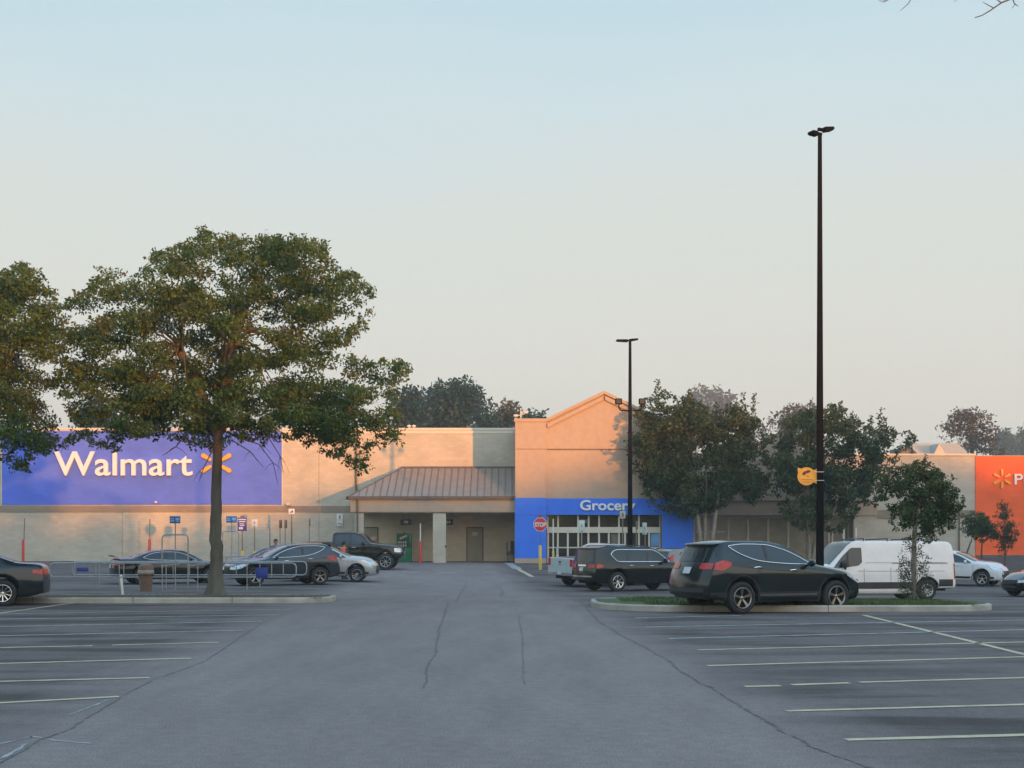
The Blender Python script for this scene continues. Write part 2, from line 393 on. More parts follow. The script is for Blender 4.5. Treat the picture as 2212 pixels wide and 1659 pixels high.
def build_car(K, name, label, cat, loc, heading, paint, group=None, glass=None, rim='five2', rimc=None, ground_tilt=True):
    """heading = degrees, 0 faces +x (right in the photo)"""
    c = Car(K); L = c.L; lf = c.lift
    root = empty(name, loc, math.radians(heading), label, cat, group)
    gm = glass or GLASS()
    b = MB(); c.body(b, 0)
    # door seams, fuel flap line and hood line lie in the body mesh
    for xx in K.get('seams', []):
        for sg in (1, -1): c.side(b, xx, xx+.014, lambda x: K.get('seam_lo', .36), lambda x: c.belt(x)-.01, sg, .003, 1, 8, 1)
    clad = K.get('clad')
    if clad:
        lo = lambda x: c.zb(x)-lf+.004
        for sg in (1, -1):
            for (a, d) in ((c.xr+c.Ra, c.xf-c.Ra), (.06, c.xr-c.Ra), (c.xf+c.Ra, L-.25)):
                c.side(b, a, d, lo, lambda x: clad, sg, .005, 10, 2, 2)
    if K.get('crease_shade'):
        for sg in (1, -1): c.side(b, K['crease_shade'][0][0], K['crease_shade'][-1][0], K['crease_shade'], [(x_, z_+.012) for x_, z_ in K['crease_shade']], sg, .003, 24, 1, 1)  # dark strip painted along the flank for shade in the body crease
    body = b.build('body', [paint, DARK(), BLACKPL()], root)
    if K.get('strip'):
        q = K['strip']
        for sg in (1, -1): m = MB(); c.side(m, q[0], q[1], [(q[0], q[2]), (q[1], q[2])], [(q[0], q[3]), (q[1], q[3])], sg, .02, 10, 2); m.build('side_moulding', mat('satin_trim', (.16,.16,.16), .35, .6, .1, 8), root)
    u = MB(); u.box(-L/2+.35, L/2-.4, -c.W2+.27, c.W2-.27, .33+lf, .66+lf); u.build('underbody', DARK(), root)
    # arches
    if K.get('archw', .05):
        aw = K.get('archw', .05); am = BLACKPL() if K.get('archblack') else paint
        for xw in (c.xr, c.xf):
            for sg in (1, -1):
                m = MB(); rows = []
                for k in range(25):
                    a = math.pi*(k/24)*1.12-.06*math.pi
                    row = []
                    for rr_, of in ((c.Ra-.012, -.02), (c.Ra-.008, .014), (c.Ra+aw*.6, .018), (c.Ra+aw, .004)):
                        X = xw+math.cos(a)*rr_; Z = c.R+math.sin(a)*rr_*1.02-lf
                        Z = max(Z, c.sill(X)+.02)
                        Xc = min(max(X, .03), L-.03)
                        zlo = c.zb(Xc)-lf
                        row.append(c.SZ(Xc, max(Z, zlo+.002), sg, of) if Z > .1 else Vector(c.warp(X, c.W2*sg, Z+lf)))
                    rows.append(row)
                m.grid(rows, 0, True, flip=(sg > 0)); m.build('wheel_arch', am, root)
    # side glass
    for sg in (1, -1):
        for (x0, x1, lo, hi) in K['windows']:
            m = MB(); c.side(m, x0, x1, lo, hi, sg, .007, 26, 5); w = m.build('side_window', gm, root)
            if K.get('trim'):
                lo_, hi_ = pchip(lo), pchip(hi); t = MB(); n = 26
                p = [c.SZ(x0+(x1-x0)*i/n, lo_(x0+(x1-x0)*i/n), sg, .012) for i in range(n+1)]
                q = [c.SZ(x0+(x1-x0)*i/n, hi_(x0+(x1-x0)*i/n), sg, .012) for i in range(n+1)]
                t.tube(p, K['trim'], 6); t.tube(q, K['trim'], 6)
                t.tube([p[0], q[0]], K['trim'], 6); t.build('window_trim', CHROME(), w)
            for xp in K.get('pillars', []):
                if x0 < xp < x1:
                    t = MB(); c.side(t, xp-.035, xp+.035, lo, hi, sg, .011, 2, 5); t.build('window_pillar', BLACKPL(), w)
    if 'shield' in K:
        a, d, t0 = K['shield']; m = MB(); c.topp(m, a, d, t0, .007, 14); m.build('windshield', gm if not K.get('paleshield') else CLEARGLASS(), root)
    if 'backlight' in K:
        a, d, t0 = K['backlight']; m = MB(); c.topp(m, a, d, t0, .007, 12); m.build('rear_window', gm, root)
    if 'reargl' in K:
        m = MB(); c.endp(m, False, K['reargl'], .01); m.build('rear_window', gm, root)
    for sg in (1, -1):
        if 'tail' in K:
            x1, lo, hi, zr = K['tail']
            m = MB(); c.side(m, .0, x1, lo, hi, sg, .012, 8, 3)
            yl = c.sec(0, 4)[0]*.99
            c.endp(m, False, [(z, yl-wd, yl) if sg > 0 else (z, -yl, wd-yl) for z, wd in zr], .012, 4)
            m.build('taillight', REDL(), root)
        if 'head' in K:
            x0, lo, hi, zr = K['head']
            m = MB(); c.side(m, x0, L, lo, hi, sg, .01, 8, 3)
            yl = c.sec(L, 4)[0]*.98
            c.endp(m, True, [(z, yl-wd, yl) if sg > 0 else (z, -yl, wd-yl) for z, wd in zr], .01, 4)
            m.build('headlight', CLEARL(), root)
        for (hx, hz) in K.get('handles', []):
            m = MB(); p = [c.SZ(hx-.1+.2*i/6, hz+.01*math.sin(i/6*math.pi), sg, [.004,.03,.038,.04,.038,.03,.004][i]) for i in range(7)]
            m.tube(p, .017, 6); m.build('door_handle', CHROME() if K.get('chromeh', True) else paint, root)
        if 'mirror' in K:
            mx, mz = K['mirror']; p = c.SZ(mx, mz, sg, 0); m = MB()
            m.tube([p, p+Vector((0, sg*.1, .03))], .03, 6)
            bmm = bmesh.new(); bmesh.ops.create_icosphere(bmm, subdivisions=2, radius=1)
            ms = K.get('mirs', (.09, .12, .085))
            for v in bmm.verts:
                v.co = Vector((v.co.x*ms[0]*(1 if v.co.x > 0 else .35), v.co.y*ms[1], v.co.z*ms[2]))+p+Vector((.02, sg*.17, .06))
            m.bm(bmm, 0, True); m.build('side_mirror', K.get('mirmat') or paint, root)
        if K.get('rails'):
            a, d = K['rails']; m = MB(); n = 10
            pts = []
            for i in range(n+1):
                x = a+(d-a)*i/n; q = c.S(x, 5.5, sg); pts.append(q+Vector((0, 0, .045 if 0 < i < n else 0)))
            m.tube(pts, .018, 6); m.build('roof_rail', K.get('railmat') or BLACKPL(), root)
    if K.get('rearplate'):
        z = K['rearplate']; m = MB(); c.endp(m, False, [(z-.075, -.15, .15), (z+.075, -.15, .15)], .02, 2); m.build('licence_plate', PLATE(), root)
    if 'grille' in K:
        m = MB(); c.endp(m, True, K['grille'], .006); m.build('grille', BLACKPL(), root)
    if 'spoiler' in K:
        zt, d = K['spoiler']; m = MB(); w = c.W2*.68; rows = []
        for k in range(9):
            y = -w+2*w*k/8; e = 1-abs(y/w)**6*.5; xb = c.warp(0, y, zt+lf)[0]
            rows.append([(xb+.25, y, zt+lf+.03), (xb-d*e, y, zt+lf-.005), (xb-d*e, y, zt+lf-.045), (xb+.06, y, zt+lf-.07)])
        m.grid(rows, 0, True, flip=True)
        m.build('spoiler', paint, root)
    for (z0, z1, hw, mt, nm) in K.get('rearbits', []):
        m = MB(); c.endp(m, False, [(z0, -hw, hw), (z1, -hw, hw)], .014); m.build(nm, mt(), root)
    rm = rimc or mat('alloy', (.45,.45,.46), .3, 1, .1, 10)
    for xw in (c.xr, c.xf):
        for sg in (1, -1):
            wheel(root, xw-L/2, sg*(c.W2-.125), c.R, c.R, rim, rm, K.get('rr', .66))
    return root, c

def paintm(name, col, metal=.25, rough=.35):
    return mat(name, col, rough, metal, .06, 2, coat=.9, spec=.12)

SUV = dict(L=4.70, W=1.88, wb=2.70, oh=1.0, R=.37, H=1.69,
    top=[(0,1.60),(.25,1.655),(.9,1.70),(1.7,1.695),(2.2,1.635),(2.75,1.42),(3.3,1.13),(3.6,1.08),(4.1,1.02),(4.45,.93),(4.7,.76)],
    belt=[(0,1.16),(.5,1.2),(1.4,1.15),(3.2,1.06),(3.7,.98),(4.4,.84),(4.7,.68)],
    rail=[(0,.70),(.5,.72),(2.0,.72),(2.6,.74),(3.3,.80),(3.8,.78),(4.7,.66)],
    rearp=[(.3,.10),(.5,.0),(.75,.02),(1.0,.10),(1.25,.24),(1.6,.42),(1.7,.47)], frontp=[(.25,.12),(.45,.0),(.7,.02),(.9,.12),(1.1,.3)],
    rc=.16, fc=.36, Lr=1.1, zm=.88, k2=.925, windows=[(.62,2.98,[(.62,1.535),(1.0,1.37),(1.5,1.215),(2.2,1.15),(2.98,1.12)],[(.62,1.56),(1.2,1.60),(1.7,1.59),(2.2,1.49),(2.6,1.34),(2.98,1.135)])],
    trim=.013, pillars=[1.72], shield=(2.28,3.28,5.25), reargl=[(1.20,-.62,.62),(1.35,-.60,.60),(1.50,-.55,.55),(1.56,-.52,.52)],
    tail=(.62,[(0,1.02),(.3,1.0),(.62,1.13)],[(0,1.17),(.3,1.23),(.62,1.18)],[(1.03,.38),(1.1,.42),(1.17,.36)]),
    head=(4.05,[(4.05,.86),(4.4,.74),(4.7,.66)],[(4.05,.92),(4.4,.86),(4.7,.76)],[(.66,.3),(.76,.3)]),
    handles=[(1.42,1.06),(2.42,.99)], mirror=(2.82,1.1), rearplate=1.0, grille=[(.42,-.5,.5),(.6,-.55,.55),(.76,-.5,.5)],
    spoiler=(1.615,.10), rearbits=[(.5,.6,.72,BLACKPL,'bumper_step'),(.36,.44,.5,BLACKPL,'diffuser')], clad=.50, strip=(1.5,3.3,.41,.455), archblack=True, archw=.085, seams=[1.45,2.42,3.3], crease_shade=[(.65,1.12),(1.6,1.03),(2.6,.95),(3.5,.88)])
BIG = dict(L=5.30, W=2.03, wb=3.07, oh=1.22, R=.41, H=1.92,
    top=[(0,1.80),(.3,1.87),(1.0,1.91),(2.9,1.90),(3.2,1.83),(3.6,1.58),(4.0,1.30),(4.3,1.26),(5.0,1.15),(5.3,.95)],
    belt=[(0,1.2),(3.9,1.2),(4.6,1.1),(5.3,.85)], rail=[(0,.76),(.6,.78),(3.2,.78),(4.0,.86),(4.8,.84),(5.3,.74)],
    rearp=[(.3,.1),(.55,0),(.85,.02),(1.15,.07),(1.8,.22)], frontp=[(.3,.08),(.6,0),(.9,.04),(1.15,.15)], rc=.14, fc=.22, zm=.92, k2=.93,
    windows=[(.92,3.85,[(.92,1.53),(1.0,1.45),(1.25,1.25),(3.85,1.25)],[(.92,1.57),(1.1,1.72),(1.4,1.755),(3.0,1.75),(3.3,1.66),(3.85,1.28)])],
    trim=.022, pillars=[1.75,2.75], shield=(3.22,3.98,5.2), reargl=[(1.24,-.72,.72),(1.5,-.70,.70),(1.72,-.64,.64)],
    tail=(.42,[(0,.98),(.42,1.02)],[(0,1.13),(.2,1.16),(.42,1.1)],[(1.0,.42),(1.13,.4)]),
    head=(4.75,[(4.75,.9),(5.3,.72)],[(4.75,1.0),(5.3,.9)],[(.72,.3),(.88,.3)]),
    handles=[(1.9,1.08),(2.95,1.08)], mirror=(3.5,1.24), mirs=(.11,.15,.11), rearplate=.93, grille=[(.5,-.4,.4),(1.0,-.5,.5)],
    spoiler=(1.82,.08), rearbits=[(1.05,1.12,.3,CHROME,'tailgate_trim'),(.6,.66,.75,CHROME,'bumper_trim')], archw=.05, seams=[1.35,2.3,3.25,4.05], rails=(.7,3.0),
    sill=[(0,.48),(.6,.38),(4.7,.34),(5.3,.4)], chromeh=True)
CUV = dict(L=4.55, W=1.83, wb=2.62, oh=.99, R=.35, H=1.66,
    top=[(0,1.56),(.3,1.62),(1.0,1.66),(2.0,1.64),(2.5,1.52),(3.0,1.30),(3.35,1.17),(3.8,1.13),(4.3,1.03),(4.55,.88)],
    zm=.66, belt=[(0,1.12),(3.3,1.04),(3.9,1.01),(4.55,.80)], rail=[(0,.72),(.5,.74),(2.4,.74),(3.3,.82),(4,.8),(4.55,.68)],
    rearp=[(.3,.08),(.55,0),(.9,.05),(1.2,.16),(1.6,.38)], frontp=[(.25,.14),(.42,0),(.7,.02),(.95,.18)], rc=.16, fc=.34, Lr=1.0,
    windows=[(.75,3.12,[(.75,1.3),(1.3,1.13),(3.12,1.07)],[(.75,1.45),(1.2,1.54),(2.0,1.53),(2.5,1.40),(3.12,1.09)])],
    trim=.008, pillars=[1.7], shield=(2.35,3.3,5.2), reargl=[(1.15,-.6,.6),(1.5,-.55,.55)],
    tail=(.25,[(0,.9),(.25,.95)],[(0,1.3),(.25,1.4)],[(.95,.22),(1.25,.18)]),
    head=(3.9,[(3.9,.94),(4.55,.74)],[(3.9,1.01),(4.55,.86)],[(.74,.32),(.86,.3)]),
    handles=[(1.5,1.0),(2.45,.95)], mirror=(2.85,1.08), rearplate=.85, grille=[(.38,-.5,.5),(.5,-.6,.6),(.72,-.5,.5)],
    clad=.46, archblack=True, archw=.06, seams=[1.4,2.35,3.2], rails=None)
SEDAN = dict(L=4.90, W=1.86, wb=2.87, oh=1.12, R=.335, H=1.45,
    top=[(0,1.02),(.12,1.08),(.75,1.12),(1.2,1.26),(1.75,1.41),(2.3,1.45),(2.8,1.42),(3.3,1.22),(3.75,1.0),(4.3,.91),(4.7,.80),(4.9,.66)],
    zm=.60, belt=[(0,.93),(1.5,.99),(3.2,.93),(4.2,.80),(4.9,.58)], rail=[(0,.84),(.75,.82),(1.3,.70),(2.2,.66),(2.9,.68),(3.7,.82),(4.9,.7)],
    rearp=[(.2,.14),(.4,.0),(.7,.0),(.95,.05),(1.1,.12)], frontp=[(.2,.14),(.4,0),(.6,.02),(.85,.2)], rc=.18, fc=.4,
    windows=[(1.2,3.4,[(1.2,1.09),(1.5,1.02),(3.4,.97)],[(1.2,1.115),(1.6,1.28),(2.1,1.335),(2.6,1.32),(3.0,1.2),(3.4,.985)])],
    trim=.011, pillars=[2.15], shield=(2.86,3.68,5.2), backlight=(.86,1.65,5.2),
    tail=(.32,[(0,.80),(.32,.84)],[(0,.93),(.32,.92)],[(.80,.36),(.93,.34)]),
    head=(4.35,[(4.35,.68),(4.9,.55)],[(4.35,.77),(4.9,.64)],[(.55,.32),(.64,.32)]),
    handles=[(1.62,.88),(2.72,.84)], mirror=(3.1,.98), mirs=(.08,.1,.065), rearplate=.75, grille=[(.35,-.35,.35),(.55,-.45,.45),(.64,-.4,.4)],
    sill=[(0,.33),(.6,.22),(4.3,.2),(4.9,.22)], archw=.02, seams=[1.55,2.5,3.55], Ra=.40)
VAN = dict(L=5.53, W=2.06, wb=3.30, oh=1.17, R=.36, H=2.1,
    top=[(0,2.00),(.12,2.07),(.4,2.10),(3.7,2.12),(4.0,2.06),(4.4,1.70),(4.8,1.34),(5.1,1.22),(5.4,1.08),(5.53,.92)],
    belt=[(0,1.2),(4.4,1.12),(5.2,.95),(5.53,.8)], rail=[(0,.86),(.4,.87),(3.8,.86),(4.8,.84),(5.53,.76)],
    rearp=[(.3,.05),(.6,0),(1.2,.02),(1.8,.07),(2.1,.14)], frontp=[(.3,.1),(.5,0),(.8,.04),(1.1,.2)], rc=.08, fc=.4,
    windows=[(3.62,4.68,[(3.62,1.36),(3.75,1.24),(4.0,1.2),(4.68,1.13)],[(3.62,1.86),(3.95,1.86),(4.2,1.68),(4.68,1.16)])],
    pillars=[4.15], shield=(4.0,4.85,5.15), tail=(.06,[(0,.75),(.06,.75)],[(0,1.3),(.06,1.3)],[(.75,.12),(1.3,.12)]),
    head=(5.0,[(5.0,.85),(5.53,.72)],[(5.0,1.05),(5.53,.86)],[(.7,.3),(.85,.3)]),
    handles=[(3.68,1.05)], chromeh=False, mirror=(4.3,1.22), mirs=(.1,.12,.2), grille=[(.5,-.5,.5),(.8,-.6,.6)], rearplate=.75,
    k2=.99, sill=[(0,.42),(.74,.40),(1.7,.22),(5.53,.22)], clad=None, archblack=True, archw=.04, seams=[2.55,3.55,4.62], seam_lo=.45, kb=.985, rr=.62)
PICK = dict(L=5.85, W=2.03, wb=3.68, oh=1.22, R=.43, H=1.95, lift=.12,
    top=[(0,1.28),(.1,1.30),(1.93,1.32),(1.99,1.84),(2.3,1.91),(3.1,1.90),(3.45,1.82),(4.1,1.33),(4.4,1.28),(5.5,1.17),(5.85,1.0)], xtra=[1.94,1.96,1.98,2.0],
    belt=[(0,1.18),(4.2,1.2),(5.2,1.1),(5.85,.9)], rail=[(0,.93),(1.9,.93),(2.0,.74),(3.4,.74),(4.1,.86),(5.3,.86),(5.85,.78)],
    rearp=[(.4,0),(1.3,.02)], frontp=[(.3,.1),(.6,0),(1.1,.06)], rc=.04, fc=.16, Lr=.3,
    windows=[(2.12,3.98,[(2.12,1.26),(3.98,1.24)],[(2.12,1.70),(2.3,1.76),(3.1,1.76),(3.45,1.66),(3.98,1.26)])],
    pillars=[2.95], shield=(3.42,4.08,5.2), tail=(.14,[(0,.92),(.14,.92)],[(0,1.24),(.14,1.24)],[(.92,.17),(1.24,.17)]),
    head=(5.45,[(5.45,.82),(5.85,.8)],[(5.45,1.04),(5.85,1.0)],[(.8,.3),(.98,.3)]),
    handles=[(2.35,1.06),(3.15,1.06)], mirror=(3.62,1.24), mirs=(.1,.16,.13), grille=[(.6,-.6,.6),(1.0,-.62,.62)], rearplate=.62,
    rearbits=[(.5,.62,.85,CHROME,'bumper')], sill=[(0,.55),(.8,.44),(5.2,.42),(5.85,.48)], archblack=True, archw=.07, seams=[2.05,3.0,3.95,1.93], Ra=.52)
# ================================================================== ground
def asphalt():
    m = bpy.data.materials.new('asphalt'); m.use_nodes = True; nt = m.node_tree; b = nt.nodes['Principled BSDF']; L = nt.links.new
    b.inputs['Specular IOR Level'].default_value = .12
    tc = nt.nodes.new('ShaderNodeTexCoord')
    def noise(sc, det, stretch=(1,1,1), dist=0):
        mp = nt.nodes.new('ShaderNodeMapping'); mp.inputs['Scale'].default_value = stretch
        n = nt.nodes.new('ShaderNodeTexNoise'); n.inputs['Scale'].default_value = sc; n.inputs['Detail'].default_value = det; n.inputs['Distortion'].default_value = dist
        L(tc.outputs['Object'], mp.inputs[0]); L(mp.outputs[0], n.inputs['Vector']); return n.outputs['Fac']
    def rng(src, a, b_, c, d):
        r = nt.nodes.new('ShaderNodeMapRange'); r.inputs[1].default_value = a; r.inputs[2].default_value = b_; r.inputs[3].default_value = c; r.inputs[4].default_value = d
        L(src, r.inputs[0]); return r.outputs[0]
    def mul(a, b_):
        m_ = nt.nodes.new('ShaderNodeMath'); m_.operation = 'MULTIPLY'; L(a, m_.inputs[0]); L(b_, m_.inputs[1]); return m_.outputs[0]
    big = rng(noise(.12, 3, (1, .5, 1)), .35, .65, .92, 1.06)
    mid = rng(noise(1.6, 7, (1, .25, 1), .3), .3, .72, .90, 1.09)
    # old oil and tyre stains where cars stand, both sides of the lane
    st = rng(noise(.75, 5, (.28, 1.2, 1), .5), .44, .64, .80, .40)
    fine = rng(noise(55, 3), .3, .7, .66, 1.34)
    fine2 = rng(noise(7, 6), .3, .7, .90, 1.10)
    sx = nt.nodes.new('ShaderNodeSeparateXYZ'); L(tc.outputs['Object'], sx.inputs[0])
    lane = nt.nodes.new('ShaderNodeMath'); lane.operation = 'MULTIPLY_ADD'; lane.inputs[1].default_value = .055; L(sx.outputs['Y'], lane.inputs[0]); L(sx.outputs['X'], lane.inputs[2])
    ofs = nt.nodes.new('ShaderNodeMath'); ofs.operation = 'ADD'; ofs.inputs[1].default_value = .2; L(lane.outputs[0], ofs.inputs[0]); ab = nt.nodes.new('ShaderNodeMath'); ab.operation = 'ABSOLUTE'; L(ofs.outputs[0], ab.inputs[0])
    mask = rng(ab.outputs[0], 3.2, 4.6, 0, 1)
    mixs = nt.nodes.new('ShaderNodeMix'); L(mask, mixs.inputs[0]); mixs.inputs[2].default_value = 1.12; L(st, mixs.inputs[3])
    v = mul(mul(mul(big, mid), mul(fine, fine2)), mixs.outputs[0])
    sc = nt.nodes.new('ShaderNodeVectorMath'); sc.operation = 'SCALE'; sc.inputs[0].default_value = ASPH; L(v, sc.inputs['Scale'])
    L(sc.outputs[0], b.inputs['Base Color']); b.inputs['Roughness'].default_value = .95
    bp = nt.nodes.new('ShaderNodeBump'); bp.inputs['Strength'].default_value = .5; bp.inputs['Distance'].default_value = .01
    L(noise(60, 2), bp.inputs['Height']); L(bp.outputs[0], b.inputs['Normal'])
    return m
ASPH = (.192, .158, .147)
def axis(brk):
    out = []
    for a, b, st in brk:
        x = a
        while x < b-1e-6: out.append(x); x += st
    out.append(brk[-1][1]); return out
xs = axis([(-550,-400,50),(-400,-80,40),(-80,-32,8),(-32,36,1.0),(36,100,8),(100,550,50)])
ys = axis([(-320,-40,40),(-40,4,4),(4,28,3),(28,92,.75),(92,200,12),(200,632,48)])
m = MB(); m.grid([[(x, y, g(x, y)) for x in xs] for y in ys], 0, True, flip=False)
m.build('parking_lot', asphalt(), kind='structure')

YP = mat('faded_yellow_paint', (.56,.47,.28), .8, 0, .22, 5, col2=(.34,.30,.20), detail=8)
WP = mat('faded_white_paint', (.42,.42,.40), .8, 0, .22, 5, col2=(.20,.20,.20), detail=8)
def stripe(a, b, w=.105, m_=YP, ext=0, name='parking_line'):
    A = Vector(GP(*a)[:2]); B = Vector(GP(*b)[:2])
    if ext: B = B+(B-A).normalized()*ext
    d = (B-A); n = max(2, int(d.length/.6)); d.normalize(); p = Vector((-d.y, d.x))*w/2
    mm = MB(); rows = []
    for i in range(n+1):
        q = A+(B-A)*i/n; k = random.uniform(.82, 1.05)
        rows.append([(q.x-p.x*k, q.y-p.y*k, g(q.x-p.x, q.y-p.y)+.006), (q.x+p.x*k, q.y+p.y*k, g(q.x+p.x, q.y+p.y)+.006)])
    mm.grid(rows, 0, False, flip=True)
    o = mm.build(name, m_, kind='structure', recalc=False)
    for pl in o.data.polygons:
        if pl.normal.z < 0: pl.flip()
    return o
for a, b, mm_, e in [((323,1464.7),(0,1473),YP,3),((257,1506),(0,1519.4),YP,3),((413,1422.7),(0,1434),YP,3),((472,1388),(243,1394),YP,0),((200,1395.5),(0,1399.5),YP,3),
    ((528,1362),(0,1374),WP,3),((565,1342.7),(0,1354),WP,3),((603,1328.6),(0,1338),WP,3),((629,1316.5),(0,1326.5),WP,3),((160,1303.5),(0,1325),YP,6),
    ((1827.4,1599),(2212,1588.8),YP,5),((1699,1536.8),(2212,1523),YP,5),((1609,1483.8),(1686,1482),YP,0),((1710,1480),(1835,1476),YP,0),((1857,1475),(2212,1464.6),YP,6),
    ((1528,1438.7),(2212,1419.7),YP,6),((1507,1404.5),(2212,1387.5),YP,6),((1445.6,1379.9),(2212,1360.9),WP,6),((1394,1355),(2212,1340),WP,6),((1373,1335.4),(1600,1330),WP,0),
    ((1865,1329),(2212,1414),YP,7)]:
    stripe(a, b, .135, mm_, e)
for a, b in [((868,1236),(905,1237)),((950,1237),(985,1237)),((1040,1236),(1075,1236))]: stripe(a, b, .3, WP)
stripe((1098,1216),(1118,1229), .55, WP)
stripe((1118,1229),(1150,1246), .25, YP)
# cracks
CR = mat('crack_filler', (.075,.066,.062), .95, 0, .3, 2.5, col2=(.15,.13,.12), detail=6)
def crack(pts, w=.03, name='pavement_crack'):
    P3 = [Vector(GP(x, y)[:2]) for x, y in pts]; mm = MB(); rows = []; drift = 0
    for i in range(len(P3)-1):
        A, B = P3[i], P3[i+1]; n = max(2, int((B-A).length/.07))
        for k in range(n+(i == len(P3)-2)):
            q = A+(B-A)*k/n; d = (B-A).normalized(); p = Vector((-d.y, d.x))
            drift = .8*drift+random.gauss(0, w*.42); o = p*drift; ww = w*random.uniform(.1, 1.0)**1.5
            a_, b_ = q+o-p*ww, q+o+p*ww
            rows.append([(a_.x, a_.y, g(*a_)+.005), (b_.x, b_.y, g(*b_)+.005)])
    mm.grid(rows, 0, False); o = mm.build(name, CR, kind='structure')
    for pl in o.data.polygons:
        if pl.normal.z < 0: pl.flip()
crack([(605,1330),(560,1350),(520,1377),(482,1402),(440,1430),(370,1456),(330,1470),(270,1500)], .016)
crack([(257,1508),(215,1535),(150,1575),(90,1598),(20,1640),(-40,1680)], .02)
crack([(968,1300),(960,1330),(948,1360),(946,1385),(938,1415),(922,1450),(912,1490)], .02)
crack([(1120,1330),(1128,1372),(1130,1440),(1132,1480)], .011)
crack([(1240,1290),(1290,1340),(1350,1378),(1400,1402),(1440,1426),(1470,1450)], .025)
crack([(1470,1450),(1500,1467),(1560,1500),(1630,1545),(1700,1585),(1760,1618),(1830,1645),(1900,1668)], .03)
crack([(1075,1268),(1088,1278),(1082,1290)], .03)
crack([(1010,1252),(1000,1275),(985,1300)], .018)
crack([(880,1263),(920,1262)], .05); crack([(985,1330),(1035,1334)], .02); crack([(1060,1372),(1120,1376)], .008)
CW = mat('worn_pale_scrape', (.26,.265,.27), .9, 0, .3, 6)
def scuff(pts, w):
    P3 = [Vector(GP(x, y)[:2]) for x, y in pts]; mm = MB(); rows = []
    for i in range(len(P3)-1):
        A, B = P3[i], P3[i+1]; n = max(2, int((B-A).length/.08)); d = (B-A).normalized(); p = Vector((-d.y, d.x))
        for k in range(n+1):
            q = A+(B-A)*k/n; a_, b_ = q-p*w*random.uniform(.1, 1), q+p*w*random.uniform(.1, 1)
            rows.append([(a_.x, a_.y, g(*a_)+.004), (b_.x, b_.y, g(*b_)+.004)])
    mm.grid(rows, 0, False); o = mm.build('worn_patch', CW, kind='structure')
    for pl in o.data.polygons:
        if pl.normal.z < 0: pl.flip()
scuff([(0,1608),(70,1592),(120,1600),(200,1607)], .035); scuff([(0,1640),(60,1608)], .04); scuff([(150,1545),(235,1512)], .03)

# ------------------------------------------------------------------ islands
KERB = mat('kerb_concrete', (.45,.41,.34), .9, 0, .18, 1.8, bump=.4, bscale=25, col2=(.28,.25,.21), detail=8)
DIRT = mat('bare_soil', (.085,.065,.045), .95, 0, .3, 5, bump=.6, bscale=20, col2=(.06,.06,.03))
GRASS = leaf_mat('grass_blades', .2)
def round_poly(x0, x1, y0, y1, r0, r1, fx=None):
    pts = []
    for cx, cy, a0, r in ((x1-r1, y0+r1, -90, r1), (x1-r1, y1-r1, 0, r1), (x0+r0, y1-r0, 90, r0), (x0+r0, y0+r0, 180, r0)):
        for k in range(9):
            a = math.radians(a0+90*k/8); pts.append((cx+r*math.cos(a), cy+r*math.sin(a)))
    return pts
def island(x0, x1, y0, y1, r, name, soil, ins=.16):
    out = round_poly(x0, x1, y0, y1, r, r); inn = round_poly(x0+ins, x1-ins, y0+ins, y1-ins, r-ins, r-ins); n = len(out)
    def dens(ps):
        q = []
        for i in range(len(ps)):
            a, b = Vector(ps[i]), Vector(ps[(i+1) % len(ps)]); k = max(1, int((b-a).length/1.2))
            for j in range(k): q.append(tuple(a+(b-a)*j/k))
        return q
    m = MB(); do = dens(out); 
    di = []
    for p in do:   # nearest inner point
        cxm = min(max(p[0], x0+r), x1-r); cym = min(max(p[1], y0+r), y1-r)
        v = Vector((p[0]-cxm, p[1]-cym)); l = v.length or 1; v = v*(l-ins)/l; di.append((cxm+v.x, cym+v.y))
    N = len(do); H = .15
    rows = [[(do[i % N][0], do[i % N][1], g(*do[i % N])-.1) for i in range(N+1)],
            [(do[i % N][0], do[i % N][1], g(*do[i % N])+H-.03) for i in range(N+1)],
            [(do[i % N][0]*.85+di[i % N][0]*.15, do[i % N][1]*.85+di[i % N][1]*.15, g(*do[i % N])+H) for i in range(N+1)],
            [(di[i % N][0], di[i % N][1], g(*di[i % N])+H) for i in range(N+1)],
            [(di[i % N][0], di[i % N][1], g(*di[i % N])+H-.08) for i in range(N+1)]]
    m.grid(rows, 0, False); o = m.build(name, KERB, kind='structure', recalc=True)
    j = MB(); jx = x0+r+.6
    while jx < x1-r:
        j.box(jx-.008, jx+.008, y0-.004, y0+ins*.95, g(jx, y0)-.05, g(jx, y0)+H+.003); jx += 2.6+random.random()*.8
    j.build('kerb_joint', mat('joint_dark', (.09,.085,.075), .95, 0, .2, 9), kind='structure')
    s_ = MB(); sx = [x0+ins*.6+(x1-x0-1.2*ins)*i/60 for i in range(61)]; rows = []
    for i in range(61):
        col = []
        for k in range(9):
            y = y0+ins*.6+(y1-y0-1.2*ins)*k/8; X = sx[i]
            X = min(max(X, x0+ins*.8), x1-ins*.8)
            # keep inside rounded ends
            for cxr, sg in ((x0+r, -1), (x1-r, 1)):
                if (X-cxr)*sg > 0:
                    dy = max(abs(y-(y0+y1)/2)-((y1-y0)/2-r), 0); mx = math.sqrt(max(.0, (r-ins*.7)**2-dy*dy))
                    if abs(X-cxr) > mx: X = cxr+sg*mx
            col.append((X, y, g(X, y)+H-.03+.05*math.sin(math.pi*k/8)))
        rows.append(col)
    s_.grid(rows, 0, True); s_.build(name.replace('kerb', 'soil'), soil, kind='structure', recalc=True)
yL = GP(400,1303)[1]; yR = GP(1700,1321.5)[1]
island(-26, PX(705, yL), yL, yL+3.0, 1.1, 'island_kerb', DIRT)
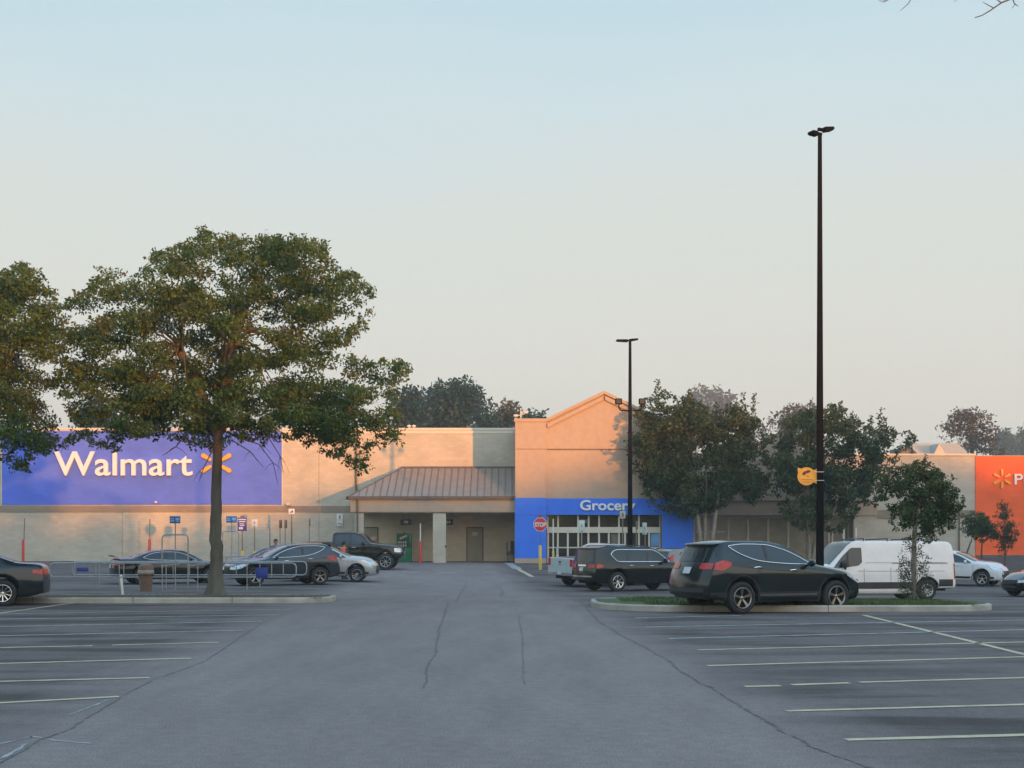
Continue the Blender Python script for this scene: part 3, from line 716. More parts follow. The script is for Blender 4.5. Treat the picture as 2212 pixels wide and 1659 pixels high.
island(PX(1283, yR+1.2), PX(2195, yR), yR, yR+4.6, 1.9, 'island_kerb', mat('lawn_soil', (.05,.075,.025), .95, 0, .3, 4))

def grass(name, regions, label):
    """regions = (x0,x1,y0,y1,count,height,colours)"""
    vs = []; fs = []; cols = []
    for x0, x1, y0, y1, cnt, h, cl in regions:
        for _ in range(cnt):
            x = random.uniform(x0, x1); y = random.uniform(y0, y1); z = g(x, y)+.12; a = random.random()*6.28
            hh = h*random.uniform(.4, 1.3); w = .012; dx, dy = math.cos(a)*w, math.sin(a)*w; lx, ly = random.gauss(0, hh*.4), random.gauss(0, hh*.4)
            n = len(vs); vs += [(x-dx, y-dy, z), (x+dx, y+dy, z), (x+lx, y+ly, z+hh)]; fs.append((n, n+1, n+2))
            c = random.choice(cl); k = random.uniform(.75, 1.25); cols.append(tuple(v*k for v in c))
    me = bpy.data.meshes.new(name); me.from_pydata(vs, [], fs)
    at = me.attributes.new('leafcol', 'FLOAT_COLOR', 'CORNER'); arr = np.repeat(np.array([(*c, 1) for c in cols], dtype=np.float32), 3, axis=0)
    at.data.foreach_set('color', arr.ravel()); me.materials.append(GRASS)
    o = bpy.data.objects.new(name, me); C.objects.link(o); tag(o, label, 'grass', kind='stuff')
gx0 = PX(1300, yR); gx1 = PX(2120, yR)
grass('island_grass', [(gx0+1.1, gx1, yR+.25, yR+4.2, 24000, .085, [(.075,.11,.025),(.06,.095,.02),(.10,.11,.035)]), (gx0+.6, gx0+1.2, yR+1.4, yR+3.2, 1500, .08, [(.075,.13,.022)])], 'short green lawn on the kerbed island beside the black car')
grass('island_weeds', [(-25, PX(690, yL), yL+.2, yL+2.7, 14000, .05, [(.07,.075,.03),(.085,.07,.04),(.05,.06,.025),(.1,.08,.05)])], 'thin brownish weeds on the island under the oak tree')

# ------------------------------------------------------------------ store
TAN = block_mat('tan_masonry', (.52,.455,.365)); TAN2 = mat('tan_stucco', (.46,.335,.245), .9, 0, .05, 3, bump=.25, bscale=30)
BAND = block_mat('brown_band', (.30,.235,.18)); CREAM = mat('cream_metal', (.62,.56,.47), .5, 0, .05, 4)
BLUE = block_mat('blue_masonry', (.115,.18,.72), mortar=.93, var=.03); BLUE2 = mat('blue_stucco', (.045,.18,.80), .8, 0, .06, 2, bump=.25, bscale=30)
ORG = block_mat('orange_masonry', (.97,.15,.05), mortar=.93, var=.03)
BRN = mat('brown_metal', (.14,.105,.085), .5, .2, .1, 6); ROOFM = mat('standing_seam_metal', (.27,.20,.155), .5, .1, .1, 1.5)
LIFTED_TAN = block_mat('lifted_tan_block', (.66,.56,.43)); GREYB = block_mat('grey_base_block', (.13,.12,.125))  # recess block made paler than the wall to make up for shade
WINT = mat('tan_window_film', (.30,.26,.19), .4, 0, .15, 2); DGL = mat('store_dark_glass', (.035,.028,.022), .08, 0, .3, 1.5)
YW = 85.0; YB = 80.0; YC = 80.5
def ax(x): return PX(x, YW)
def az(y): return PZ(y, YW)
def bx_(x): return PX(x, YB)
def bz(y): return PZ(y, YB)
st = empty('store_building', (0, YW, 0), 0, 'long tan retail store with blue entrance gable and orange pickup wall', 'store')
def part(mb, name, m_, par=None, recalc=False, **k):
    o = mb.build(name, m_, None, recalc, **k); o.parent = par or st
    o.matrix_parent_inverse = Matrix.Translation((0, -YW, 0)) if (par is None) else Matrix.Identity(4)
    return o
def sub(mb, name, m_, par, recalc=False):
    o = mb.build(name, m_, None, recalc); o.parent = par
    return o
zt1 = az(929); zt2 = az(984); xm = ax(1113)+.1; xe = 11.2
m = MB(); m.box(-56, xm+.0, YW, YW+60, -1, zt1); part(m, 'main_wall', TAN)
m = MB(); m.box(-56.1, xm, YW-.06, YW+.4, zt1+.003, zt1+.14); m.box(-56.06, xm, YW-.03, YW-.002, zt1-.22, zt1-.02); part(m, 'coping', CREAM)
m = MB(); m.box(12, 90, YW+.02, YW+60, -2, zt2); part(m, 'far_wall', TAN)
m = MB(); m.box(11.9, ax(2107), YW-.05, YW+.4, zt2+.003, zt2+.12); part(m, 'coping', CREAM)
m = MB(); m.box(-56.02, ax(757), YW-.05, YW-.003, az(1106), az(1093)); part(m, 'wall_band', BAND)
m = MB(); m.box(ax(5), ax(609), YW-.04, YW-.003, az(1090.5), az(931)); part(m, 'blue_panel', BLUE, label='large blue painted wall panel behind the raised letters')
m = MB()
for x in (ax(5)-.06, ax(609)+.0): m = MB(); m.box(x, x+.05, YW-.055, YW-.003, az(1090.5), az(930)); part(m, 'panel_trim', CREAM)
for x in (689, 264): m = MB(); m.box(ax(x)-.015, ax(x)+.015, YW-.008, YW+.01, 0, az(1107)); part(m, 'wall_joint', BAND)
m = MB(); m.box(ax(689)-.015, ax(689)+.015, YW-.008, YW+.01, az(1092), az(935)); part(m, 'wall_joint', BAND)
m = MB(); m.box(ax(2107), 90, YW-.04, YW-.003+.02, az(1199), az(985)); part(m, 'orange_panel', ORG, label='bright orange painted wall section')
m = MB(); m.box(ax(2107), 90, YW-.06, YW+.017, -1.6, az(1199)-.002); part(m, 'base_band', GREYB)
m = MB(); m.tube([(ax(770), YW-.12, az(1068)), (ax(770), YW-.12, az(934))], .07, 8); m.tube([(ax(770), YW-.12, az(934)), (ax(770), YW+.1, az(931))], .07, 8)
part(m, 'downspout', BRN)
m = MB(); m.tube([(ax(2071), YW-.1, -.6), (ax(2071), YW-.1, az(1096))], .05, 8); part(m, 'downspout', BRN)
m = MB(); m.box(ax(1640), ax(2107)-.002, YW-.04, YW+.017, az(1120), az(1102)); part(m, 'wall_band', BAND)
# wall light
m = MB(); m.bbox(ax(619/1), ax(619)+.28, YW-.35, YW-.045, az(1092), az(1092)+.14, .03); part(m, 'wall_fixture', CREAM); m = MB(); m.lathe([(.09,0),(.12,.08),(.05,.14)], 10, 0, 'z', (ax(338), YW-.2, az(1087))); part(m, 'wall_fixture', CREAM)

# grocery entrance block
XL, XR = bx_(1113), bx_(1497); x1, x2 = bx_(1180), bx_(1430); zs = bz(911); zp = bz(851)
m = MB()
z_op = bz(1112)
ridge = bx_(1305)
m.prism([(XL, 0), (x1, 0), (x1, zs), (XL, zs)][::-1], YB, YB+9)
m.prism([(x2, -.1), (XR, -.1), (XR, zs), (x2, zs)][::-1], YB, YB+9)
m.prism([(x1, z_op), (x2, z_op), (x2, zs), (ridge, zp), (x1, zs)][::-1], YB+.12, YB+9)
m.box(x1+.002, x2-.002, YB+3.5, YB+9, -.1, z_op-.002)
part(m, 'entrance_wall', TAN2, recalc=True)
m = MB()
cp = [(XL-.07, zs), (x1, zs), (ridge, zp), (x2, zs), (XR+.07, zs)]
for (a, b) in zip(cp[:-1], cp[1:]):
    m.prism([(a[0], a[1]+.003), (b[0], b[1]+.003), (b[0], b[1]+.20), (a[0], a[1]+.20)], YB-.05, YB+.5)
part(m, 'coping', TAN2, recalc=True)
m = MB()
for (a, b) in zip(cp[:-1], cp[1:]): m.prism([(a[0]+.06, a[1]-.36), (b[0]-.06, b[1]-.36), (b[0]-.06, b[1]-.12), (a[0]+.06, a[1]-.12)], YB-.012, YB+.118)
part(m, 'cornice', TAN2, recalc=True)
m = MB(); m.box(XL-.004, x1-.02, YB-.012, YB-.002, bz(970.6), bz(969.4)); m.box(x1+.02, x2-.02, YB+.10, YB+.118, bz(972), bz(969)); m.box(x2+.02, XR, YB-.012, YB-.002, bz(970.6), bz(969.4)); part(m, 'wall_joint', BRN)
zb1 = bz(1075.5); zb0 = bz(1206)
m = MB(); m.box(XL-.02, x1-.005, YB-.03, YB-.003, zb0, zb1); m.box(x2+.005, XR+.02, YB-.03, YB-.003, zb0, zb1); m.box(x1+.002, x2-.002, YB+.09, YB+.118, z_op, zb1-.03)
m.box(XR+.003, XR+.02, YB, YB+4, zb0, zb1)
part(m, 'blue_band', BLUE2, label='blue painted lower half of the entrance gable')
m = MB(); m.box(XL-.03, x1-.002, YB-.05, YB-.003, -.1, zb0-.004); part(m, 'wall_base', TAN2); m = MB(); m.box(x2+.002, XR+.03, YB-.05, YB-.003, -.2, zb0-.004); part(m, 'wall_base', TAN2)
m = MB(); m.box(XL+.01, x1-.02, YB-.036, YB-.0301, bz(1113), bz(1112)); part(m, 'wall_joint', mat('joint_blue', (.04,.10,.42), .8, 0, 0))
# glazed doors in the recess
YG = YB+.55; s_ = F/YG
def gx(x): return PX(x, YG)
def gz(y): return PZ(y, YG)
zfl = g(5, YG); zh0, zh1 = gz(1151), gz(1138.5); ztop = z_op-.01
ent = MB(); ent.box(x1, x2, YG+.05, YG+.06, zfl, ztop); part(ent, 'entrance_glass', DGL)
en = MB()
mull_top = [1180, 1206, 1247.5, 1270.5, 1293.5, 1337, 1362, 1388, 1402, 1427]
top = [1206, 1249, 1271.5, 1294, 1337.5, 1402-22]
for x in (1183, 1205.5, 1248.5, 1271.5, 1294, 1337, 1380, 1426):
    en.box(gx(x)-.05, gx(x)+.05, YG-.05, YG+.04, zh1, ztop)
en.box(x1+.01, x2-.01, YG-.14, YG+.04, zh0, zh1)
for x in (1184, 1205, 1226.5, 1249, 1271, 1294, 1315, 1337, 1350, 1362, 1380, 1402, 1426):
    w = .055
    en.box(gx(x)-w, gx(x)+w, YG-.08, YG+.04, zfl, zh0+.002)
en.box(x1+.02, x2-.02, YG-.06, YG+.03, gz(1184), gz(1181.5)); en.box(x1+.02, x2-.02, YG-.06, YG+.03, zfl, zfl+.16)
part(en, 'door_frame', CREAM)
m = MB(); m.box(x1+.003, x1+.05, YB+.15, YG, zfl, ztop); m.box(x2-.05, x2-.003, YB+.15, YG, zfl, ztop); m.box(x1, x2, YB+.14, YG, ztop, ztop+.008); part(m, 'door_reveal', BRN)
m = MB(); m.box(gx(1403)+.08, gx(1425)-.02, YG-.02, YG+.045, gz(1180), gz(1152)); part(m, 'poster', mat('poster_blue', (.07,.25,.55), .5, 0, .2, 1.2, col2=(.18,.4,.7)), label='light blue poster inside the rightmost door pane')
IPM = mat('dim_interior', (.12,.10,.07), .6, 0, .4, 1.5)
m = MB(); m.box(gx(1320), gx(1335), YG-.01, YG+.046, gz(1176), gz(1153)); part(m, 'interior_panel', IPM); m = MB(); m.box(gx(1251), gx(1269), YG+.01, YG+.047, gz(1130), gz(1122)); part(m, 'interior_panel', IPM)

# canopy left of entrance
def cx_(x): return PX(x, YC)
zE = PZ(1073, YC); zR = az(1011); xe0 = cx_(752); xr0 = ax(870); XE = XL-.005
m = MB()
yr_ = YW-.02; ry = YW-.30
A = (xe0, YC, zE); B = (XE, YC, zE); R0 = (xr0, ry, zR); R1 = (XE, ry, zR); D = (xe0, yr_, zE)
m.add([A, B, R1, R0], [(0,1,2,3)]); m.add([A, R0, D], [(0,1,2)]); m.add([R0, R1, (XE, yr_, zR), (xr0, yr_, zR)], [(0,1,2,3)]); m.add([D, R0, (xr0, yr_, zR)], [(0,1,2)])
can = part(m, 'canopy_roof', ROOFM, recalc=False)
m = MB(); nseam = 30
x = XE-.2
while x > xe0+.3:
    if x > xr0: t = 1
    else: t = (x-xe0)/(xr0-xe0)
    p0 = Vector((x, YC, zE)); p1 = Vector((x, YC+(ry-YC)*t, zE+(zR-zE)*t))
    m.box(0,0,0,0,0,0) if False else None
    u = Vector((.016,0,0)); n = Vector((0,-.5,.85))*.045
    m.add([p0-u, p0+u, p0+u+n, p0-u+n, p1-u, p1+u, p1+u+n, p1-u+n], [(0,1,2,3),(4,7,6,5),(3,2,6,7),(0,3,7,4),(1,5,6,2)])
    x -= .43
y = YC+.4
while y < YW-.5:
    t = (y-YC)/(ry-YC); p0 = Vector((xe0, y, zE)); p1 = Vector((xe0+(xr0-xe0)*t, y, zE+(zR-zE)*t)); m.tube([p0+Vector((-.01,0,.02)), p1+Vector((-.02,0,.03))], .028, 4); y += .43
m.tube([A, R0], .05, 6); m.tube([(xr0-.1, ry, zR+.03), (XE, ry, zR+.03)], .07, 6)
part(m, 'roof_seam', mat('seam_metal', (.13,.105,.09), .5, .1, .1, 4), par=None)
m = MB(); m.box(xe0-.06, XE, YC-.12, YC+.02, zE-.16, zE+.03); m.box(xe0-.12, xe0-.003, YC-.12, YW-.01, zE-.16, zE+.03); part(m, 'gutter', BRN)
zf0 = PZ(1106, YC); fx = cx_(757)
m = MB(); m.box(fx, XE, YC+.03, YC+.4, zf0, zE-.1); m.box(fx, fx+.3, YC+.402, YW-.055, zf0, zE-.1); m.box(fx+.3, XE, YC+.4, YW-.01, zE-.12, zE-.1); part(m, 'canopy_fascia', TAN2)
m = MB(); m.box(fx-.0, XE, YC+.015, YC+.05, zf0-.06, zf0+.01); part(m, 'fascia_drip', BRN)
for a, b in ((766, 785), (935, 963)):
    m = MB(); m.box(cx_(a), cx_(b), YC+.06, YC+.7, -.05, zf0-.002); part(m, 'pillar', TAN)
m = MB(); m.tube([(cx_(774)-.05, YC-.06, zE-.1), (cx_(774)-.05, YC-.06, 1.0), (cx_(774)-.05, YC-.06, 0)], .055, 8); part(m, 'downspout', BRN)
m = MB(); m.box(fx+.02, XE, YW-.03, YW-.004, 0, zE-.13); part(m, 'recess_wall', LIFTED_TAN)
def door(xa, xb, yt, yb, y, m_, nm='service_door', plate=None):
    mm = MB(); mm.box(PX(xa, y), PX(xb, y), y-.05, y-.035, PZ(yb, y), PZ(yt, y)); d = part(mm, nm, m_)
    f = MB(); X0, X1, Z0, Z1 = PX(xa, y), PX(xb, y), PZ(yb, y), PZ(yt, y)
    f.box(X0-.08, X0, y-.07, y-.031, Z0, Z1+.08); f.box(X1, X1+.08, y-.07, y-.031, Z0, Z1+.08); f.box(X0, X1, y-.07, y-.031, Z1, Z1+.08)
    f.box(X1-.14, X1-.06, y-.1, y-.05, Z0+.98, Z0+1.05)
    o = f.build('frame', BRN); o.parent = d
    return d
GDOOR = mat('olive_door', (.33,.29,.20), .6, 0, .06, 3)
door(1010, 1042, 1141, 1211.5, YW, GDOOR); door(787, 815, 1141, 1212, YW, GDOOR)
m = MB(); m.box(ax(1020), ax(1032), YW-.075, YW-.052, az(1157), az(1149)); part(m, 'notice', mat('cream_notice', (.6,.57,.42), .6, 0, .08, 9))
m = MB(); m.box(ax(801), ax(814), YW-.075, YW-.052, az(1167), az(1159)); part(m, 'notice', mat('red_white_notice', (.6,.22,.18), .6, 0, .3, 3, col2=(.6,.5,.45)))
m = MB()
m.lathe([(.0,0),(.07,.02),(.05,.12),(0,.14)], 8, 0, 'y', (cx_(963), YC-.02, PZ(1180, YC))); part(m, 'wall_tap', BRN)

# lane between entrance and the far end: low canopy, window row and second gable
YM = 82.5
def mx_(x): return PX(x, YM)
def mz_(y): return PZ(y, YM)
m = MB(); m.box(mx_(1497)+.05, mx_(1895), YM, YW+.01, mz_(1113), mz_(1084)); part(m, 'canopy_fascia', TAN2)
m = MB(); m.box(mx_(1497)+.05, mx_(1897), YM-.06, YW, mz_(1084)+.003, mz_(1081.5)); part(m, 'fascia_cap', BRN)
m = MB(); m.box(mx_(1845), mx_(1895), YM+.1, YW+.01, -1, mz_(1113)-.003); part(m, 'pillar', TAN)
m = MB(); m.box(mx_(1500), mx_(1845), YW-1.3, YW-1.28, -1, mz_(1113)-.003); part(m, 'window_film', WINT)
m = MB()
for x in (1505, 1536, 1580, 1623, 1667, 1711, 1755, 1800, 1843): m.box(mx_(x)-.06, mx_(x)+.06, YW-1.38, YW-1.302, -1, mz_(1115))
m.box(mx_(1500), mx_(1845), YW-1.38, YW-1.304, mz_(1119), mz_(1114)); m.box(mx_(1500), mx_(1575), YW-1.38, YW-1.304, mz_(1150), mz_(1147)); part(m, 'window_frame', CREAM)
xa, xb, xc = mx_(1560), mx_(1665), mx_(1770)
m = MB(); m.prism([(xa, mz_(1084)), (xc, mz_(1084)), (xc, mz_(984)), (xb+.3, mz_(940)), (xa, mz_(984))][::-1], YM-.02+.5, YW+5); part(m, 'entrance_gable', TAN2, recalc=True)
# rooftop shapes
YRF = 100.0
def rx(x): return PX(x, YRF)
def rz(y): return PZ(y, YRF)
rf = MB(); rf.add([(rx(1968), YRF+1, rz(956)), (rx(2080), YRF+1, rz(956)), (rx(2085), YRF-.8, rz(984)), (rx(1978), YRF-.8, rz(984)), (rx(1968), YRF+1.3, rz(956)), (rx(2080), YRF+1.3, rz(956)), (rx(2085), YRF+1.3, rz(984)), (rx(1978), YRF+1.3, rz(984))],
    [(0,3,2,1),(0,1,5,4),(1,2,6,5),(0,4,7,3),(4,5,6,7)]); part(rf, 'roof_screen', TAN2, recalc=True)
rf = MB(); rf.prism([(rx(2003), rz(984)), (rx(2028), rz(984)), (rx(2014), rz(961))], YRF-1.6, YRF+.5); part(rf, 'roof_dormer', mat('grey_metal', (.3,.3,.31), .5, .3, .1, 3), recalc=True)
rf = MB(); rf.box(rx(1946), rx(1970), YRF+.2, YRF+3, rz(985), rz(967)); part(rf, 'roof_unit', mat('blue_grey_metal', (.06,.075,.10), .5, .2, .1, 3))
an = empty('rooftop_floodlight_post', (bx_(1125), YB+.8, zs+.15), 0, 'small lit floodlight post with two heads on the entrance corner', 'floodlight')
m = MB(); m.tube([(0,0,0), (0,0,.75)], .035, 8); m.tube([(-.25,0,.28), (.3,0,.42)], .025, 6); m.build('post', CREAM, an)
for dx, dz in ((-.3,.22), (.32,.42)):
    m = MB(); m.bbox(dx-.14, dx+.14, -.12, .08, dz, dz+.14, .03); m.build('floodlight_head', CREAM, an)
for x in (868, 879):
    m = MB(); m.tube([(ax(x), YW+6, zt1-.1), (ax(x), YW+6, zt1+.75)], .06, 8); m.lathe([(.0,.85),(.16,.78),(.14,.7),(.06,.66)], 10, 0, 'z', (ax(x), YW+6, zt1)); part(m, 'roof_vent', CREAM)

# raised wall signs
LET = mat('letter_white', (.78,.76,.74), .45, 0, .02, 3); LETC = mat('letter_edge', (.3,.22,.2), .6, 0, 0)
YEL = mat('spark_yellow', (.80,.38,.03), .45, 0, .04, 3)
def spark(par, cx, cz, y, r, depth=.12):
    for k in range(6):
        a = math.radians(90+60*k); m = MB(); n = 10; w0, w1 = r*.085, r*.125; r0, r1 = r*.32, r
        pts = []
        for j in range(n+1):
            t = -math.pi/2+math.pi*j/n; pts.append((r1-w1+w1*math.cos(t), w1*math.sin(t)))
        for j in range(n+1):
            t = math.pi/2+math.pi*j/n; pts.append((r0+w0+w0*math.cos(t), w0*math.sin(t)))
        q = [(cx+u*math.cos(a)-v*math.sin(a), cz+u*math.sin(a)+v*math.cos(a)) for u, v in pts]
        m.prism(q, y-depth, y-.002); m.build('spark_ray', YEL, par, recalc=True)
def letters(par, txt, x, z, y, h, width, bold, depth, m_):
    """each letter its own part, spaced as the font spaces them"""
    full = max(v[0] for v in text_mesh(txt, h, depth, bold)[0]); k = width/full
    for i, ch in enumerate(txt):
        vs, fs = text_mesh(ch, h, depth, bold); w = max(v[0] for v in vs)
        end = max(v[0] for v in text_mesh(txt[:i+1], h, depth, bold)[0])
        m = MB(); m.add([(x+(end-w+v[0])*k, y-depth/2+v[1]-.004, z+v[2]) for v in vs], fs); m.build('letter', m_, par)
sg = empty('wall_sign', (0,0,0), 0, 'huge raised pale letters and yellow ray emblem on the blue wall', 'store sign')
letters(sg, 'Walmart', ax(119), az(1026.5), YW-.045, 1.62, ax(417)-ax(119), .022, .16, LET)
spark(sg, ax(468), az(1000.5), YW-.045, 37/33.15)
sg = empty('wall_sign', (0,0,0), 0, 'raised white word beneath the gable above the glass doors', 'store sign')
letters(sg, 'Grocery', bx_(1253), bz(1101.5), YB+.088, .62, bx_(1373)-bx_(1253), .018, .1, LET)
sg = empty('wall_sign', (0,0,0), 0, 'yellow ray emblem and white letters on the orange wall', 'store sign')
letters(sg, 'Pickup', ax(2190), az(1046.5), YW-.045, .72, 3.1, .008, .1, LET)
spark(sg, ax(2163), az(1034.5), YW-.045, 21/33.15)
# ================================================================== trees
def in_poly(x, y, poly):
    c = False; n = len(poly); j = n-1
    for i in range(n):
        xi, yi = poly[i]; xj, yj = poly[j]
        if (yi > y) != (yj > y) and x < (xj-xi)*(y-yi)/(yj-yi)+xi: c = not c
        j = i
    return c
def leaf_mesh(name, clumps, size, cols, rng, aspect=.5, transl='leaves', flat=.7):
    """clumps = (x,y,z,radius,count,colour index); leaves are small bent blades spread through each clump"""
    tot = sum(c[4] for c in clumps)
    V = np.zeros((tot, 4, 3), np.float32); K = np.zeros((tot, 4), np.float32); i = 0
    for (x, y, z, r, n, ci) in clumps:
        p = rng.normal(0, 1, (n, 3)); p /= np.linalg.norm(p, axis=1)[:, None]+1e-6
        rad = r*rng.random(n)**.45
        p = p*rad[:, None]*np.array([1, 1, flat])+np.array([x, y, z])
        u = rng.normal(0, 1, (n, 3)); u[:, 2] -= .3; u /= np.linalg.norm(u, axis=1)[:, None]
        w = rng.normal(0, 1, (n, 3)); w -= u*(w*u).sum(1)[:, None]; w /= np.linalg.norm(w, axis=1)[:, None]
        s = size*rng.uniform(.6, 1.35, n)[:, None]
        V[i:i+n, 0] = p; V[i:i+n, 1] = p+u*s*.5+w*s*aspect*.5; V[i:i+n, 2] = p+u*s; V[i:i+n, 3] = p+u*s*.5-w*s*aspect*.5
        base = np.array(cols[ci % len(cols)]); K[i:i+n, :3] = base[None]*rng.uniform(.7, 1.3, n)[:, None]; K[i:i+n, 3] = 1; i += n
    me = bpy.data.meshes.new(name); me.vertices.add(tot*4); me.vertices.foreach_set('co', V.ravel())
    me.loops.add(tot*4); me.loops.foreach_set('vertex_index', np.arange(tot*4, dtype=np.int32))
    me.polygons.add(tot); me.polygons.foreach_set('loop_start', np.arange(0, tot*4, 4, dtype=np.int32))
    me.update(calc_edges=True)
    at = me.attributes.new('leafcol', 'FLOAT_COLOR', 'CORNER'); at.data.foreach_set('color', np.repeat(K, 4, axis=0).ravel())
    me.materials.append(leaf_mat(transl)); return me
BARK = mat('bark', (.075,.065,.05), .95, 0, .35, 5, bump=1., bscale=14, col2=(.14,.125,.10), stretch=(1,1,.25))
PBARK = mat('pale_bark', (.30,.25,.20), .85, 0, .3, 4, bump=.5, bscale=14, col2=(.20,.16,.12))
def tree(name, base, outline, Y, depth, nclump, cr, nleaf, size, cols, label, cat='tree', group=None, trunk_r=.2, bark=None, stems=None, fork=None, seed=1, holes=None, shoots=(), hang=(), limbs=40, flat=.7, aspect=.5, extra=None, fray=1.1, low=None):
    """outline = crown silhouette in picture coordinates at distance Y; depth = crown half depth (m)"""
    rng = np.random.default_rng(seed); rd = random.Random(seed)
    root = empty(name, base, 0, label, cat, group); bx, by, bz_ = base
    xs_ = [p[0] for p in outline]; ys_ = [p[1] for p in outline]; x0, x1, y0, y1 = min(xs_), max(xs_), min(ys_), max(ys_)
    cl = []; tries = 0; cxm = (x0+x1)/2
    while len(cl) < nclump and tries < 60000:
        tries += 1
        x = rd.uniform(x0, x1); y = rd.uniform(y0, y1)
        rp = cr*F/Y*.75
        if not in_poly(x, y, outline): continue
        if not all(in_poly(x+dx*rp, y+dy*rp*flat, outline) for dx, dy in ((1,0),(-1,0),(0,1),(0,-1))):
            if rd.random() < .93: continue
            r = cr*.5
        else: r = cr*rd.uniform(.6, 1.15)
        if holes and any((x-h[0])**2/h[2]**2+(y-h[1])**2/h[3]**2 < 1 for h in holes): continue
        q = abs(x-cxm)/((x1-x0)/2); dd = depth*math.sqrt(max(.08, 1-q*q))
        yy = Y+rd.uniform(-dd, dd)
        # position that projects to the same silhouette from the photographed side, within a real volume
        X, Z = PX(x, yy), PZ(y, yy)
        if any((X-c[0])**2+(yy-c[1])**2+(Z-c[2])**2 < (r*.55)**2 for c in cl): continue
        cl.append((X-bx, yy-by, Z-bz_, r, int(nleaf*(r/cr)**2), rd.choice([0,0,1,1,2,3])))
    if low:
        for _ in range(low[4]):
            x = rd.uniform(low[0], low[1]); y = rd.uniform(low[2], low[3]); yy = Y+rd.uniform(-.9, .6)*depth
            if in_poly(x, y, outline): cl.append((PX(x, yy)-bx, yy-by, PZ(y, yy)-bz_, cr*rd.uniform(.55, 1), int(nleaf*.7), rd.choice([0,1,2,2])))
    # loose sprays of leaves that break up the edge of the crown
    ne = int(nclump*fray); k_ = 0
    while k_ < ne:
        i_ = rd.randrange(len(outline)); p_, q_ = outline[i_], outline[(i_+1) % len(outline)]; t_ = rd.random(); j_ = cr*F/Y
        x = p_[0]+(q_[0]-p_[0])*t_+rd.gauss(0, j_*.22); y = p_[1]+(q_[1]-p_[1])*t_+rd.gauss(0, j_*.16)+j_*.12; yy = Y+rd.uniform(-.7, .7)*depth
        cl.append((PX(x, yy)-bx, yy-by, PZ(y, yy)-bz_, cr*rd.uniform(.2, .45), int(nleaf*rd.uniform(.03, .13)), rd.choice([0,1,2,3]))); k_ += 1
    for (sx, sy, sh) in shoots:   # upright shoots: (x, y at top, length px)
        for k in range(7):
            t = k/6; yp = sy+sh*t; yy = Y+rd.uniform(-.3, .3)
            cl.append((PX(sx+rd.uniform(-3, 3)*(1-t*.5), yy)-bx, yy-by, PZ(yp, yy)-bz_, cr*(.16+.22*t), int(nleaf*(.04+.07*t)), rd.choice([1, 3])))
    m = MB(); tm = bark or BARK
    fork = fork or (0, 0, 2.0)
    st_ = stems or [[(0,0,0), fork]]
    tips = []
    for sp in st_:
        pts = [Vector(p) for p in sp]; fine = []
        for i in range(len(pts)-1):
            n = 7
            for k in range(n):
                q = pts[i].lerp(pts[i+1], k/n)
                if i+k: q = q+Vector((rd.gauss(0, .014), rd.gauss(0, .014), 0))*(trunk_r/.2)
                fine.append(q)
        fine.append(pts[-1]); tot = len(fine)
        rr = [trunk_r*(1-.42*i/tot)*(1.0 if i > 3 or len(tips) else [2.1, 1.5, 1.22, 1.08][i] if extra == 'flare' else 1) for i in range(tot)]
        if extra == 'flare' and not tips: fine[1] = fine[0]+Vector((0,0,.13)); fine[2] = fine[0]+Vector((0,0,.28)); fine[3] = fine[0]+Vector((0,0,.5)); fine = [fine[0]-Vector((0,0,.1))]+[f for f in fine[1:] if f.z > .12]; rr = rr[:len(fine)]
        m.tube(fine, rr, 12); tips.append((fine[-1], rr[-1]))
    m.build('trunk', tm, root)
    lb = MB(); nl = [q for q in cl[:nclump] if q[2]+bz_ > tips[0][0].z+bz_-.2 and math.hypot(q[0]-tips[0][0].x, q[1]-tips[0][0].y) < depth*.95 and q[3] > cr*.7] or cl[:nclump]; ch = rd.sample(nl, min(limbs, len(nl)))
    for c in ch:
        tp, tr = min(tips, key=lambda q: (q[0].x-c[0])**2+(q[0].y-c[1])**2)
        dst = Vector(c[:3]); s0 = tp.copy()
        if dst.z > tp.z:
            up = Vector((tp.x, tp.y, tp.z+min((dst.z-tp.z)*.45, 2.5*max(1, cr)))); mid = up.lerp(dst, .45)+Vector((rd.gauss(0,.1), rd.gauss(0,.1), .15))
            pts = [s0, tp.lerp(up, .6), up.lerp(mid, .6), mid, mid.lerp(dst, .6)+Vector((rd.gauss(0,.06), rd.gauss(0,.06), 0)), dst]
        else:
            mid = s0.lerp(dst, .5)+Vector((0, 0, .5)); pts = [s0, s0.lerp(mid, .5)+Vector((0,0,.2)), mid, mid.lerp(dst, .5), dst]
        k0 = tr*rd.uniform(.28, .55); n = len(pts)
        lb.tube(pts, [k0*(1-.93*(i/(n-1))**.7) for i in range(n)], 6)
    for hp in hang:   # bare drooping twigs, lists of picture points
        pts = [Vector(P(x, y, Y-.4))-Vector(base) for x, y in hp]; n = len(pts)
        lb.tube(pts, [.022*(1-.7*i/(n-1)) for i in range(n)], 5)
        for i in range(1, n-1):
            for _ in range(2):
                e = pts[i]+Vector((rd.uniform(-.35, .35), rd.uniform(-.3, .3), -rd.uniform(.2, .5))); lb.tube([pts[i], pts[i].lerp(e, .5)+Vector((0,0,.05)), e], [.01, .007, .004], 4)
    lb.build('branches', tm, root)
    me = leaf_mesh('crown', cl, size, cols, rng, aspect, 'leaves', flat); o = bpy.data.objects.new('crown', me); C.objects.link(o); o.parent = root
    return root

